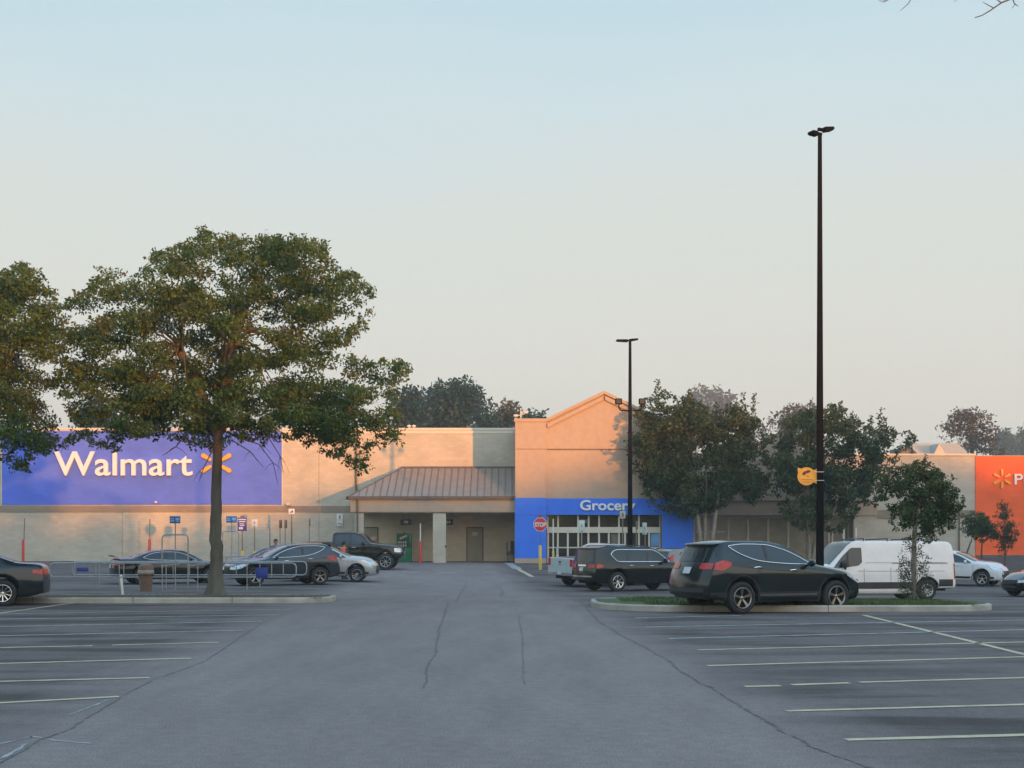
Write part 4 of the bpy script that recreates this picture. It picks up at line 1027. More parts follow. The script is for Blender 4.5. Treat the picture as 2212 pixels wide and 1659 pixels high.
OAK = [(.062,.110,.022), (.072,.112,.026), (.042,.088,.024), (.088,.108,.030)]
DG = [(.042,.072,.025), (.054,.084,.030), (.030,.056,.022), (.075,.092,.034)]
YO = 37.2; zo = g(PX(465, YO), YO)+.13
ob = (PX(466, YO), YO, zo)
out1 = [(190,930),(140,860),(122,790),(130,710),(140,660),(190,625),(235,585),(300,600),(325,570),(350,545),(395,528),(440,503),(480,510),(520,520),(560,512),(605,508),(650,512),(685,530),(712,560),(722,595),(755,590),(800,618),(795,650),(770,700),(748,735),(715,735),(760,775),(800,785),(870,785),(868,805),(845,820),(850,860),(860,900),(850,940),(790,960),(785,1010),(755,985),(720,975),(690,950),(640,940),(560,935),(500,940),(470,955),(410,950),(380,935),(300,938),(250,965),(200,950)]
tree('oak_tree', ob, out1, YO, 3.2, 480, .46, 240, .105, OAK, 'broad oak with olive brown leaves on the kerbed island, trunk before the blue wall', trunk_r=.205, bark=BARK, low=(250,800,830,945,110),
     stems=[[(0,0,0), (.02,0,1.4), (.0,0,2.8), (.10,.0,4.9)], [(.10,0,4.7), (.3,.2,5.8), (.4,.3,7.2)], [(.08,0,4.7), (-.45,-.2,5.8), (-.9,-.4,6.9)]], seed=11, extra='flare', limbs=60,
     holes=[(715,700,46,24),(300,700,18,10),(450,560,16,8),(660,660,20,10),(640,800,32,16),(590,700,28,12),(380,690,26,10),(540,730,22,12),(380,760,18,12),(225,790,16,18),(460,640,22,10),(520,600,18,10),(700,760,20,12)],
     hang=[[(500,940),(560,960),(590,1000),(600,1045)], [(520,935),(580,945),(605,985),(612,1020)], [(470,950),(440,1010),(430,1040)], [(400,940),(380,965),(350,985)], [(500,950),(540,975),(570,1010)]], flat=.62)
out2 = [(-190,930),(-220,800),(-180,680),(-110,600),(-40,585),(0,590),(40,575),(80,590),(105,625),(125,665),(140,720),(150,800),(165,880),(185,925),(140,950),(100,960),(60,990),(40,1005),(10,960),(-40,950),(-120,960)]
tree('oak_tree', (PX(-75, YO+.3), YO+.3, g(-15, YO)+.13), out2, YO+.3, 3.2, 260, .48, 270, .105, OAK, 'oak cut off by the left edge of the photo, left of the broad oak', trunk_r=.22,
     stems=[[(0,0,0), (.02,0,1.4), (.05,0,3.8)], [(.05,0,3.6), (.5,.2,5.2), (.8,.3,6.6)], [(.05,0,3.6), (-.6,-.2,5.0), (-1.2,-.4,6.4)]], seed=5, extra='flare', limbs=60, holes=[(60,680,25,12),(100,780,20,14)], flat=.62)

YT = 78.2
def gb(x, Y, raise_=.1): return (PX(x, Y), Y, g(PX(x, Y), Y)+raise_)
o3 = [(1405,1075),(1385,1030),(1370,985),(1362,950),(1385,925),(1382,890),(1400,860),(1440,848),(1480,862),(1505,870),(1540,878),(1575,880),(1610,890),(1640,915),(1655,950),(1650,985),(1658,1020),(1650,1055),(1625,1080),(1600,1060),(1560,1085),(1530,1100),(1500,1105),(1475,1110),(1455,1085),(1435,1100)]
tree('crape_myrtle', gb(1528, YT), o3, YT+.4, 1.15, 225, .64, 200, .19, DG, 'rounded dark green tree nearest the entrance with pale forked trunks', trunk_r=.15, bark=PBARK,
     stems=[[(-.35,0,0), (-.42,0,1.6), (-.75,0,4.2)], [(.2,0,0), (.4,0,2.2), (.75,.1,4.6)], [(0,.2,0), (-.1,.3,1.8), (0,.4,4.2)]], seed=21, limbs=50, shoots=[(1420,822,45),(1490,842,30),(1607,850,50),(1628,852,60),(1590,870,30),(1480,858,25)], holes=[(1440,935,14,16),(1520,985,9,10),(1535,1010,9,9),(1505,880,14,10)], flat=.85, aspect=.6)
o4 = [(1690,1085),(1670,1040),(1655,985),(1672,940),(1690,905),(1730,890),(1770,885),(1800,880),(1832,885),(1850,915),(1890,930),(1930,930),(1965,935),(1968,950),(1945,975),(1925,1000),(1900,1030),(1910,1060),(1890,1085),(1850,1075),(1845,1100),(1820,1135),(1795,1145),(1760,1130),(1725,1135),(1700,1110)]
tree('crape_myrtle', gb(1752, YT), o4, YT, 2.2, 175, .62, 200, .19, DG, 'dark green tree behind the tall lamp pole with thin sprigs on top', trunk_r=.14, bark=PBARK,
     stems=[[(-.1,0,0), (-.1,0,1.6), (-.2,0,3.2)], [(.1,0,0), (.35,0,2.0), (.8,.1,3.6)], [(0,.2,0), (.3,.3,1.5), (1.6,.4,3.6)]], seed=22, limbs=60, shoots=[(1815,870,30),(1880,900,40),(1902,885,50),(1912,905,35),(1800,875,25)], holes=[(1860,1005,16,14),(1885,1030,14,12),(1905,985,12,12),(1815,990,10,9),(1740,1000,9,10),(1845,1045,8,8)], flat=.8, aspect=.6)
YS = 34.6; b5 = (PX(1974, YS), YS, g(PX(1974, YS), YS)+.12)
o5 = [(1925,1100),(1900,1060),(1888,1040),(1905,1015),(1935,1010),(1960,1000),(1985,993),(2005,1003),(2035,1020),(2055,1040),(2078,1070),(2080,1095),(2060,1115),(2055,1135),(2025,1150),(2000,1170),(1985,1150),(1955,1165),(1930,1140)]
tree('crape_myrtle', b5, o5, YS, 1.0, 100, .22, 150, .075, DG, 'small round tree on the grassy island in front of the white van', trunk_r=.05, bark=PBARK,
     stems=[[(0,0,0), (.02,0,.9), (.05,0,1.9), (.12,0,2.5)], [(.03,.02,0), (-.03,.03,.9), (.0,.03,1.9)]], seed=23, limbs=45, shoots=[(1998,985,22),(1975,1000,14)], holes=[(1945,1080,10,10),(1960,1040,8,8)], flat=.85, aspect=.6)
ob_ = [(1945,1210),(1950,1180),(1968,1160),(1985,1165),(2005,1200),(2010,1240),(2015,1275),(1995,1292),(1960,1292),(1940,1285),(1945,1240)]
rng = np.random.default_rng(4); rd = random.Random(4); cl = []
while len(cl) < 70:
    x = rd.uniform(1935, 2018); y = rd.uniform(1160, 1295)
    if not in_poly(x, y, ob_): continue
    yy = YS+rd.uniform(-.3, .3); dens = .35+.65*max(0, (y-1160)/130)
    cl.append((PX(x, yy)-b5[0], yy-b5[1], PZ(y, yy)-b5[2], .13, int(45*dens), rd.choice([0,1,3])))
bs = empty('basal_shoots', (b5[0], b5[1], b5[2]), 0, 'leafy green sprouts around the foot of the small island tree', 'shrub')
me = leaf_mesh('leaves', cl, .055, [(.06,.075,.03),(.075,.085,.035),(.05,.06,.025),(.09,.08,.05)], rng, .5, 'leaves', 1.2); o = bpy.data.objects.new('leaves', me); C.objects.link(o); o.parent = bs
m = MB()
for k in range(14):
    a = rd.uniform(0, 6.28); r = rd.uniform(.05, .3); m.tube([(r*.3*math.cos(a), r*.3*math.sin(a), -.02), (r*math.cos(a), r*math.sin(a), rd.uniform(.5, 1.5))], [.008, .004], 5)
m.build('stems', PBARK, bs)

# small trees by the orange wall
Y6 = 76.0
for i, (bxp, out, lab, cols) in enumerate([
    (2090, [(2078,1145),(2080,1115),(2098,1105),(2125,1105),(2140,1130),(2130,1165),(2105,1168)], 'small leaning tree left of the orange wall edge', DG),
    (2120, [(2110,1160),(2105,1130),(2120,1110),(2145,1120),(2150,1150),(2130,1165)], 'slender young tree right at the orange wall edge', DG),
    (2170, [(2135,1165),(2140,1130),(2155,1100),(2160,1085),(2175,1090),(2190,1120),(2200,1150),(2190,1175),(2165,1195),(2150,1180)], 'taller sparse tree in front of the orange wall', [(.05,.06,.025),(.07,.06,.03),(.035,.05,.02),(.09,.06,.035)])]):
    tree('young_tree', gb(bxp, Y6-i*.8, -.02), out, Y6-i*.8, .8, 34, .3, 110, .12, cols, lab, trunk_r=.06, seed=40+i, stems=[[(0,0,0), (.05*(i-1),0,1.2), (.25*(1 if i == 0 else .2),0,2.0)]], limbs=16, shoots=[(2165,1080,25)] if i == 2 else (), flat=.8)

# far trees
FT = [(.010,.050,.052), (.014,.058,.056), (.009,.044,.050), (.018,.060,.058)]  # leaf colour kept blue and low in red: haze and shade put in
def far(Y, out, label, base_x, n, cr, leaf, size, cols=FT, seed=1, base_z=0., depth=None, holes=None, limbs=14, tr=.4, flat=.75):
    w = (max(p[0] for p in out)-min(p[0] for p in out))/F*Y
    fy = max(p[1] for p in out)
    tree('distant_tree', (PX(base_x, Y), Y, base_z), out, Y, depth or w*.3, n, cr, leaf, size, cols, label, group='trees beyond the store', trunk_r=tr, seed=seed, holes=holes, limbs=limbs,
         stems=[[(0,0,0), (0,0,PZ(fy, Y)-base_z+2)]], flat=flat)
far(140, [(838,960),(840,900),(850,860),(858,842),(885,838),(910,848),(925,870),(930,960)], 'round dark tree peeping out right of the broad oak crown', 885, 80, 1.5, 90, .5, seed=51, base_z=.2)
far(146, [(915,960),(915,880),(930,835),(958,828),(975,830),(985,822),(1010,822),(1025,838),(1040,850),(1042,880),(1030,920),(1035,960)], 'tallest dark tree behind the store roof with flat domed top', 975, 120, 1.6, 95, .5, seed=52, base_z=.2, holes=[(1018,905,8,8),(975,905,8,5)])
far(132, [(1015,960),(1030,900),(1045,875),(1055,868),(1070,880),(1075,920),(1080,960)], 'dark narrow tree between the tall domed tree and the loose grey one', 1050, 45, 1.2, 80, .45, seed=53)
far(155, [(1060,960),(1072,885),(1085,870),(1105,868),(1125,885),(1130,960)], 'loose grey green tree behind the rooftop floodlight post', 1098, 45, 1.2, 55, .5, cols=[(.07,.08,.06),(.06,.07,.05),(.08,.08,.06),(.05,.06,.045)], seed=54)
far(150, [(1120,960),(1130,900),(1150,888),(1175,892),(1190,915),(1195,960)], 'low tree showing over the left shoulder of the gable', 1155, 40, 1.2, 70, .45, seed=55)
far(470, [(1480,960),(1488,880),(1490,850),(1510,836),(1545,838),(1560,850),(1585,855),(1592,880),(1590,960)], 'palest and farthest tree above the rounded dark green tree', 1535, 90, 3.6, 60, 1.6, cols=[(.09,.09,.085)]*4, seed=56, base_z=6, tr=.8, holes=[(1570,848,10,7)])  # greyed leaf colour adds to the haze
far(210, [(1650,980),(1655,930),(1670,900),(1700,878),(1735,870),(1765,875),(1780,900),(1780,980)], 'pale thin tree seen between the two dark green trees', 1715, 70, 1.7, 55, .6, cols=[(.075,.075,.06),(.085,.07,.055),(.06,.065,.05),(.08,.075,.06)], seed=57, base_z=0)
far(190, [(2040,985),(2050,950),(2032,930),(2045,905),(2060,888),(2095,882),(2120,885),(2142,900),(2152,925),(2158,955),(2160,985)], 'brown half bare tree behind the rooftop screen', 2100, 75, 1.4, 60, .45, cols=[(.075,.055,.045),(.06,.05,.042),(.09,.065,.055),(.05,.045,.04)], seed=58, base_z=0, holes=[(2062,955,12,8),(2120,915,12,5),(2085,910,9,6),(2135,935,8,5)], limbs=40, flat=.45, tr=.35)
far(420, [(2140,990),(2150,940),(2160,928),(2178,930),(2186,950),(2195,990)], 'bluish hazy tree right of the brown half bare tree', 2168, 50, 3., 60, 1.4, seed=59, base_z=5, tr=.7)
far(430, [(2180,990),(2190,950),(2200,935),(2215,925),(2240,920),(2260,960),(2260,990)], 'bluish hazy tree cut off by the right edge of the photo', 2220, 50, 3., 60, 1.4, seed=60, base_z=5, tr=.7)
far(300, [(1590,1010),(1600,950),(1640,935),(1660,990)], 'faint low tree behind the second gable', 1625, 26, 2.2, 50, .9, cols=[(.08,.08,.065)]*4, seed=61, base_z=0)
far(150, [(150,965),(160,880),(210,850),(260,880),(270,965)], 'dark tree glimpsed through the gap left of the broad oak', 210, 40, 1.6, 80, .5, seed=62)

# bare twigs of the tree overhead, top right
tw = empty('overhanging_branch', (4.5, 11.2, 0), 0, 'thin bare twigs reaching down from above at the top right corner', 'tree')
m = MB(); YT_ = 12.0
def tp(x, y): p = P(x, y, YT_); return (p[0]-4.5, p[1]-11.2, p[2])
for pts, r in [([(2230,-40),(2190,-5),(2163,6),(2140,22),(2122,33),(2106,38)], .010), ([(2163,6),(2152,-2),(2135,-8)], .006), ([(2146,17),(2133,10),(2122,4)], .005), ([(2188,-2),(2192,10),(2186,18)], .006), ([(2192,8),(2200,14)], .005),
    ([(1985,-30),(1962,8),(1945,23)], .006), ([(1925,-25),(1917,0),(1908,6)], .006), ([(1918,0),(1902,4)], .005), ([(1908,-2),(1897,2)], .004), ([(2210,-40),(2080,-10),(2060,4)], .005)]:
    m.tube([tp(*p) for p in pts], [r*(1-.6*i/(len(pts)-1)) for i in range(len(pts))], 6)
m.tube([tp(2230,-40), tp(2600,-160), (9.5, 1, 6.5), (11, 1, 4.5), (11, 1, 0)], [.012, .03, .07, .16, .22], 8); m.tube([tp(1985,-30), tp(1925,-25), tp(2210,-40), tp(2600,-160)], [.006,.008,.012,.02], 6)
m.build('twigs', mat('twig_bark', (.10,.11,.13), .8, 0, .1, 20), tw)

# unseen tree belt added behind the camera, shaped to shade car park and walls
def wood():
    rng = np.random.default_rng(9); rd = random.Random(9); cl = []
    def put_(X, Yw, H, big=1.0):
        z = 0
        while z < H:
            r = rd.uniform(1.6, 2.4)*big
            cl.append((X+rd.uniform(-1, 1), Yw+rd.uniform(-1.5, 1.5), min(z+1.2*big, H-r*.3), r, int(34*big), rd.randrange(4))); z += 2.1*big
    for i in range(440):
        X = rd.uniform(67, 330); put_(X, -150+rd.uniform(-12, 12), lin(WOODX, WOODH, X)+rd.gauss(0, .5)-.2)
    for i in range(130): put_(rd.uniform(-200, 71), -150+rd.uniform(-12, 12), rd.uniform(14, 20), 1.9)
    for i in range(75): put_(130+rd.uniform(-10, 10), rd.uniform(-12, 150), rd.uniform(13, 18), 1.8)  # side belts added to darken low reflections in car paint
    for i in range(95): put_(-125+rd.uniform(-10, 10), rd.uniform(-140, 110), rd.uniform(13, 18), 1.8)
    me = leaf_mesh('added_shade_wood', cl, 1.25, FT, rng, .8, 'leaves', .8); o = bpy.data.objects.new('added_shade_wood', me); C.objects.link(o)
    tag(o, 'long unseen belt of trees added round the car park to block low light', 'wood', kind='stuff')
WOODX = [7, 97, 101, 111, 116, 127, 132, 139, 143, 151, 157, 330]
WOODH = [9.4, 9.2, 7.4, 7.2, 10.2, 10.8, 10.85, 12.2, 14.8, 12.6, 11.6, 12.6]  # belt heights tuned to where the sun reaches the walls
wood()
# ================================================================== street furniture
BRONZE = mat('bronze_paint', (.008,.007,.009), .6, .0, .15, 3, spec=.03); GALV = mat('galvanised_steel', (.36,.36,.36), .42, .7, .15, 7)
RED = mat('red_sleeve', (.55,.04,.03), .5, 0, .1, 5); YELP = mat('bollard_yellow', (.62,.43,.07), .55, 0, .15, 6); WHT = mat('sign_white', (.68,.68,.66), .45, 0, .04, 6)
STOPR = mat('stop_red', (.58,.02,.035), .4, 0, .05, 6); SBL = mat('sign_blue', (.035,.16,.42), .4, 0, .05, 5); SPUR = mat('sign_indigo', (.05,.05,.28), .4, 0, .05, 5)
POSTM = mat('post_brown', (.20,.17,.14), .5, .4, .15, 6); SBLK = mat('sign_black', (.025,.022,.022), .5, 0, .1, 5); PALEG = mat('sign_pale_green', (.48,.56,.52), .45, 0, .04, 6)

def lamp_head(par, at, ang, l=.72, w=.34, tilt=0, name='lamp_head'):
    m = MB(); bm = bmesh.new(); bmesh.ops.create_cube(bm, size=1)
    for v in bm.verts:
        x, y, z = v.co; k = 1-.35*(x+.5); v.co = Vector(((x+.5)*l+.1, y*w*(1 if x > 0 else .7), z*.13*k+.02*x))
    bmesh.ops.bevel(bm, geom=list(bm.edges), offset=.025, segments=2, affect='EDGES')
    bmesh.ops.rotate(bm, verts=bm.verts, cent=(0,0,0), matrix=Matrix.Rotation(tilt, 3, 'Y'))
    bmesh.ops.rotate(bm, verts=bm.verts, cent=(0,0,0), matrix=Matrix.Rotation(ang, 3, 'Z')); bmesh.ops.translate(bm, verts=bm.verts, vec=at)
    m.bm(bm, 0, False); d = Vector((math.cos(ang), math.sin(ang), 0)); m.tube([Vector(at)-d*.05, Vector(at)+d*.2], .045, 6)
    return m.build(name, BRONZE, par)
# tall pole
YP1 = 33.6; zb_ = g(PX(1771, YP1), YP1)+.1; zt_ = PZ(288, YP1)-zb_
lp = empty('lamp_pole', (PX(1771, YP1), YP1, zb_), 0, 'tall dark lamp pole on the right island with a round yellow sign', 'street lamp')
def square_pole(h, a, b):
    m = MB(); n = 9; rows = []
    for i in range(n):
        z = h*i/(n-1); r = a+(b-a)*i/(n-1); c = r*.25
        ring = [(r,-r+c),(r,r-c),(r-c,r),(-r+c,r),(-r,r-c),(-r,-r+c),(-r+c,-r),(r-c,-r)]; rows.append([(x, y, z) for x, y in ring+[ring[0]]])
    m.grid(rows, 0, False, flip=True); m.box(-.19,.19,-.19,.19,-.05,.03); m.box(-.14,.14,-.14,.14,.03,.12)
    return m
square_pole(zt_, .095, .045).build('pole', BRONZE, lp, recalc=True)
lamp_head(lp, (0,0,zt_+.10), .35, .28, .26, -.10); lamp_head(lp, (0,0,zt_-.02), math.pi+.5, .22, .26, .05)
rs = empty('round_sign', (PX(1742, YP1), YP1-.0, PZ(1029, YP1)), 0, 'round yellow warning sign fixed to the left side of the tall lamp pole', 'sign')
SY = mat('sign_amber', (.80,.40,.05), .45, 0, .05, 5); SYB = mat('sign_maroon_ink', (.09,.012,.02), .5, 0, 0); SYO = mat('sign_orange_ink', (.55,.24,.03), .5, 0, 0)
m = MB(); r = 19.5*YP1/F; m.lathe([(.001,-.02),(r,-.02),(r,.0),(.001,.0)], 32, 0, 'y', (0,0,0), False); m.prism([(r*.7,-r*.6),(r*1.35,-r*.98),(r*1.42,-r*.98),(r*1.42,r*.98),(r*1.3,r*.98),(r*.75,r*.62)], -.021, .001); m.prism([(-r*.95,r*.45),(-r*.98,r*.95),(-r*.6,r*.85)], -.021, .001)
m.build('sign_plate', SY, rs, recalc=True)
m = MB(); rg = [(r*.84,-.026),(r*.87,-.026),(r*.87,-.0215),(r*.84,-.0215)]; m.lathe(rg, 32, 0, 'y', (0,0,0), False); m.box(-r*.62,r*.62,-.026,-.022,-r*.42,-r*.30); m.box(-r*.36,r*.36,-.026,-.022,-r*.68,-r*.56); m.build('printed_lines', SYO, rs)
m = MB(); m.prism([(-r*.42,r*.12),(-r*.2,r*.12),(-r*.1,r*.28),(r*.4,r*.46),(r*.42,r*.62),(r*.2,r*.7),(-r*.36,r*.5),(-r*.48,r*.3)], -.028, -.022); m.prism([(0,r*.08),(r*.25,-r*.02),(r*.25,-r*.08),(-.01,r*.03)], -.028, -.022); m.build('camera_symbol', SYB, rs, recalc=True)
for z in (.055, -.055): m = MB(); m.tube([(PX(1757,YP1)-PX(1742,YP1),-.10,z*2), (PX(1778,YP1)-PX(1742,YP1),-.11,z*2)], .008, 6); m.build('mounting_band', WHT, rs)
# centre pole
YP2 = 60.8; X2 = PX(1361, YP2); z2 = g(X2, YP2)
lp = empty('lamp_pole', (X2, YP2, z2), 0, 'lamp pole in front of the entrance gable with two floodlights halfway up', 'street lamp')
h2 = PZ(738, YP2)-z2; square_pole(h2, .125, .06).build('pole', BRONZE, lp, recalc=True)
lamp_head(lp, (0,0,h2+.05), math.pi+.05, .55, .3, .02); lamp_head(lp, (0,0,h2+.08), .9, .42, .3, -.15)
for sg in (-1, 1):
    z = PZ(887, YP2)-z2; m = MB(); m.tube([(0,0,z),(sg*.38,0,z),(sg*.47,0,z+.05),(sg*.52,0,z+.13),(sg*.52,0,z+.3)], .03, 8); m.build('bracket', BRONZE, lp)
    m = MB(); q = z+.42; m.bbox(sg*.55-.15, sg*.55+.17, -.12, .06, q-.14, q+.14, .03); m.build('floodlight_head', BRONZE, lp)
    m = MB(); m.box(sg*.55-.1, sg*.55+.12, -.126, -.121, q-.1, q+.1); m.build('lens', mat('dull_lens', (.03,.03,.035), .3, 0, .1, 9), lp.children[-1])

def sign(x, Y, y0, y1, wpx, face, name, label, cat='sign', edge=None, yaw=0, post=True, draw=None, base=None, postm=POSTM, zbase=None, pr=.03, octo=False, group=None, up=0):
    X = PX(x, Y); z0 = g(X, Y) if zbase is None else zbase; s_ = F/Y; za, zb_ = PZ(y1, Y)-z0, PZ(y0, Y)-z0; w = wpx/s_/2
    e = empty(name, (X, Y, z0), yaw, label, cat, group)
    if post:
        m = MB(); m.tube([(0,0,-.05), (0,0,zb_-.03)], pr, 8); m.build('post', postm, e)
    m = MB(); zc = (za+zb_)/2
    if octo:
        r = (zb_-za)/2/math.cos(math.pi/8); q = [(r*math.cos(math.pi/8+k*math.pi/4), zc+r*math.sin(math.pi/8+k*math.pi/4)) for k in range(8)]
        m.prism(q[::-1], -pr-.012, -pr-.002); pl = m.build('sign_plate', WHT, e, recalc=True)
        q = [(x_*.93, zc+(z_-zc)*.93) for x_, z_ in q]; m = MB(); m.prism(q[::-1], -pr-.016, -pr-.0125); m.build('red_face', face, pl, recalc=True)
        m = MB(); add_text(m, 'STOP', 0, -pr-.02, zc-r*.31, r*.62, .006, r*.03, r*1.55, 0, True); m.build('lettering', WHT, pl)
    else:
        m.bbox(-w, w, -pr-.02, -pr-.002, za, zb_, .006); pl = m.build('sign_plate', face, e)
        if draw:
            m = draw(w, za, zb_, -pr-.024); m[0].build(m[2], m[1], pl)
    if up:
        m = MB(); m.box(-.11, .11, -pr-.012, -pr-.002, zb_+.01, zb_+.01+up); m.build('top_plate', mat('dull_red_plate', (.25,.06,.07), .5, 0, 0), e)
    if base:
        m = MB(); m.lathe([(base[0],0),(base[0],base[1]),(base[0]*.6,base[1]+.05),(.001,base[1]+.06)], 14, 0); m.build('bollard_base', YELP, e)
    return e
def dr_rows(mt_, rows):   # printed blocks: (x0,x1,z0,z1) fractions
    def f(w, za, zb_, y):
        m = MB(); h = zb_-za
        for a, b, c, d in rows: m.box(-w+2*w*a, -w+2*w*b, y, y+.003, za+h*c, za+h*d)
        return m, mt_, 'print'
    return f
LB = mat('light_blue_print', (.30,.48,.70), .5, 0, .1, 6); RINK = mat('red_ink', (.45,.05,.04), .5, 0, 0); BINK = mat('blue_ink', (.04,.08,.25), .5, 0, 0); WIN = mat('white_ink', (.6,.6,.66), .5, 0, 0)
sign(1167, 70, 1118.5, 1147.5, 30, STOPR, 'stop_sign', 'red STOP sign beside the left blue pier of the entrance', octo=True, up=.16, base=(.085, 1.25), pr=.024, zbase=-.12)
sign(465, 72, 1114, 1141, 28, STOPR, 'stop_sign', 'red STOP sign almost wholly hidden behind the oak trunk', octo=True)
sign(523.5, 71, 1118, 1147, 20, SPUR, 'notice_sign', 'tall indigo notice sign right of the oak trunk', draw=dr_rows(WIN, [(.08,.92,.82,.90),(.15,.85,.66,.74),(.2,.7,.5,.56),(.25,.75,.38,.45),(.15,.6,.12,.3)]), base=(.09, 1.0), up=.07, pr=.035)
def acc(w, za, zb_, y):
    m = MB(); c = (za+zb_)/2+.04; s = w*.5
    m.lathe([(.001,0),(s*.22,0),(s*.22,.003),(.001,.003)], 10, 0, 'y', (0, y, c+s*.95)); m.box(-s*.15, s*.15, y, y+.003, c-s*.1, c+s*.65); m.box(-s*.1, s*.5, y, y+.003, c-s*.25, c-s*.1)
    m.lathe([(s*.45,0),(s*.6,0),(s*.6,.003),(s*.45,.003)], 16, 0, 'y', (0, y, c-s*.35)); m.box(-s*.7, s*.7, y, y+.003, za+.03, za+.06)
    return m, BINK, 'wheelchair_symbol'
sign(550, 72, 1122, 1139, 13, WHT, 'parking_sign', 'small white accessible parking sign on a yellow footed post', draw=acc, base=(.08, .95))
sign(583, 73, 1113, 1141, 15, PALEG, 'parking_sign', 'narrow sign seen nearly edge on, right of the white accessible parking sign', yaw=-1.15, draw=acc)
sign(605, 76, 1123, 1141, 12, POSTM, 'sign_post', 'left one of two brown edge-on signs above the dark parked car', yaw=1.2, pr=.025)
sign(616, 76, 1123, 1141, 12, POSTM, 'sign_post', 'right one of two brown edge-on signs above the dark parked car', yaw=1.2, pr=.025)
sign(668, 78, 1121, 1136, 8, POSTM, 'sign_post', 'slim brown edge-on sign left of the canopy', yaw=1.4, pr=.025)
def tri(w, za, zb_, y):
    m = MB(); c = (za+zb_)/2; m.prism([(-w*.55, c-w*.35), (w*.5, c-w*.35), (w*.5, c+w*.55)], y, y+.003); return m, SBLK, 'black_symbol'
sign(630, 77, 1099, 1111, 13, WHT, 'direction_sign', 'high square white sign with a black symbol on a brown post', draw=tri, pr=.04)
sign(734, 84.92, 1111, 1137, 13, WHT, 'wall_notice', 'white notice with a red mark on the wall left of the canopy', post=False, draw=dr_rows(RINK, [(.38,.62,.62,.92),(.1,.9,.52,.55),(.25,.45,.2,.32),(.55,.8,.12,.24)]), pr=0.001)
def numtxt(t):
    def f(w, za, zb_, y):
        m = MB(); add_text(m, t, 0, y-.003, za+(zb_-za)*.22, (zb_-za)*.55, .006, .004, None, 0, True); return m, WHT, 'number'
    return f
for x, t, lab in ((877, '79', 'black number sign hanging above the green vending machine'), (969, '39', 'black number sign just right of the middle canopy pillar')):
    e = sign(x, 82.4, 1122, 1134, 24 if t == '79' else 20, SBLK, 'hanging_sign', lab, post=False, draw=numtxt(t), pr=.01)
    m = MB(); zq = PZ(1122, 82.4)-e.location.z
    for dx in (-.2, .2): m.tube([(dx,0,zq-.02), (dx,0,PZ(1106,YC)-e.location.z+.9)], .008, 5)
    m.build('hanger', SBLK, e)
def ring5(w, za, zb_, y):
    m = MB(); add_text(m, '5', 0, y-.003, za+(zb_-za)*.25, (zb_-za)*.55, .006, .006, None, 0, True); return m, SBLK, 'number'
sign(1256.5, 75, 1124, 1149, 13, PALEG, 'parking_sign', 'pale accessible parking sign before the left entrance doors', draw=acc, base=(.08, 1.0), postm=GALV)
sign(1345, 75, 1104, 1120, 12, mat('sign_beige', (.45,.42,.33), .5, 0, .05, 5), 'number_sign', 'beige numbered sign just left of the centre lamp pole', draw=ring5, pr=.035)
sign(1374.5, 76, 1126, 1144, 9, POSTM, 'sign_post', 'brown edge-on sign just right of the centre lamp pole', yaw=1.0)
sign(1393.5, 75, 1129, 1155, 13, PALEG, 'parking_sign', 'narrow pale accessible parking sign before the right entrance doors', yaw=-.9, draw=acc)
def pole(x, Y, y0, r, m_, name, label, cat, group=None, sleeve=None, lean=0, zb_=None):
    X = PX(x, Y); z0 = g(X, Y) if zb_ is None else zb_; e = empty(name, (X, Y, z0), 0, label, cat, group)
    m = MB(); h = PZ(y0, Y)-z0; m.tube([(0,0,-.05), (lean*h*.3,0,h*.3), (lean*h,0,h)], r, 8); m.build('pole', m_, e)
    if sleeve: m = MB(); m.lathe([(sleeve[0],0),(sleeve[0],sleeve[1]),(sleeve[0]*.7,sleeve[1]+.05),(.001,sleeve[1]+.06)], 14); m.build('sleeve', sleeve[2], e)
    return e
pole(50, 82.5, 1119, .03, POSTM, 'marker_pole', 'red sleeved pole at the far left before the tan wall', 'pole', sleeve=(.085, 1.35, RED), lean=.035)
pole(323, 82.5, 1121, .03, POSTM, 'marker_pole', 'red sleeved pole rising behind the black sedan', 'pole', sleeve=(.085, 1.4, RED), lean=.01)
pole(908, 80, 1131, .035, WHT, 'marker_pole', 'red sleeved pole with white top right of the vending machine', 'pole', sleeve=(.085, 1.3, RED))
pole(1195, 76, 1121, .035, WHT, 'marker_pole', 'white post with yellow foot before the leftmost entrance door', 'pole', sleeve=(.07, .9, YELP))
for x, lab in ((1204, 'grey bollard beside the white post with yellow foot'), (1264, 'grey bollard just right of the pale parking sign post'), (1415, 'grey bollard before the rightmost entrance door')):
    e = empty('bollard', (PX(x, 77.5), 77.5, g(PX(x, 77.5), 77.5)), 0, lab, 'bollard', 'bollards before the entrance'); m = MB(); m.lathe([(.085,0),(.085,1.02),(.06,1.09),(.001,1.11)], 14); m.build('post', GALV, e); m = MB(); m.lathe([(.087,.5),(.087,.62)], 14); m.build('band', WHT, e)
for x, lab, y0 in ((1822, 'left one of the two white posts seen above the van roof', 1142), (1848, 'right one of the two white posts seen above the van roof', 1140), (1798, 'thin pale post above the van windscreen', 1149)):
    pole(x, 79, y0, .075 if x > 1800 else .04, WHT, 'white_post', lab, 'post')
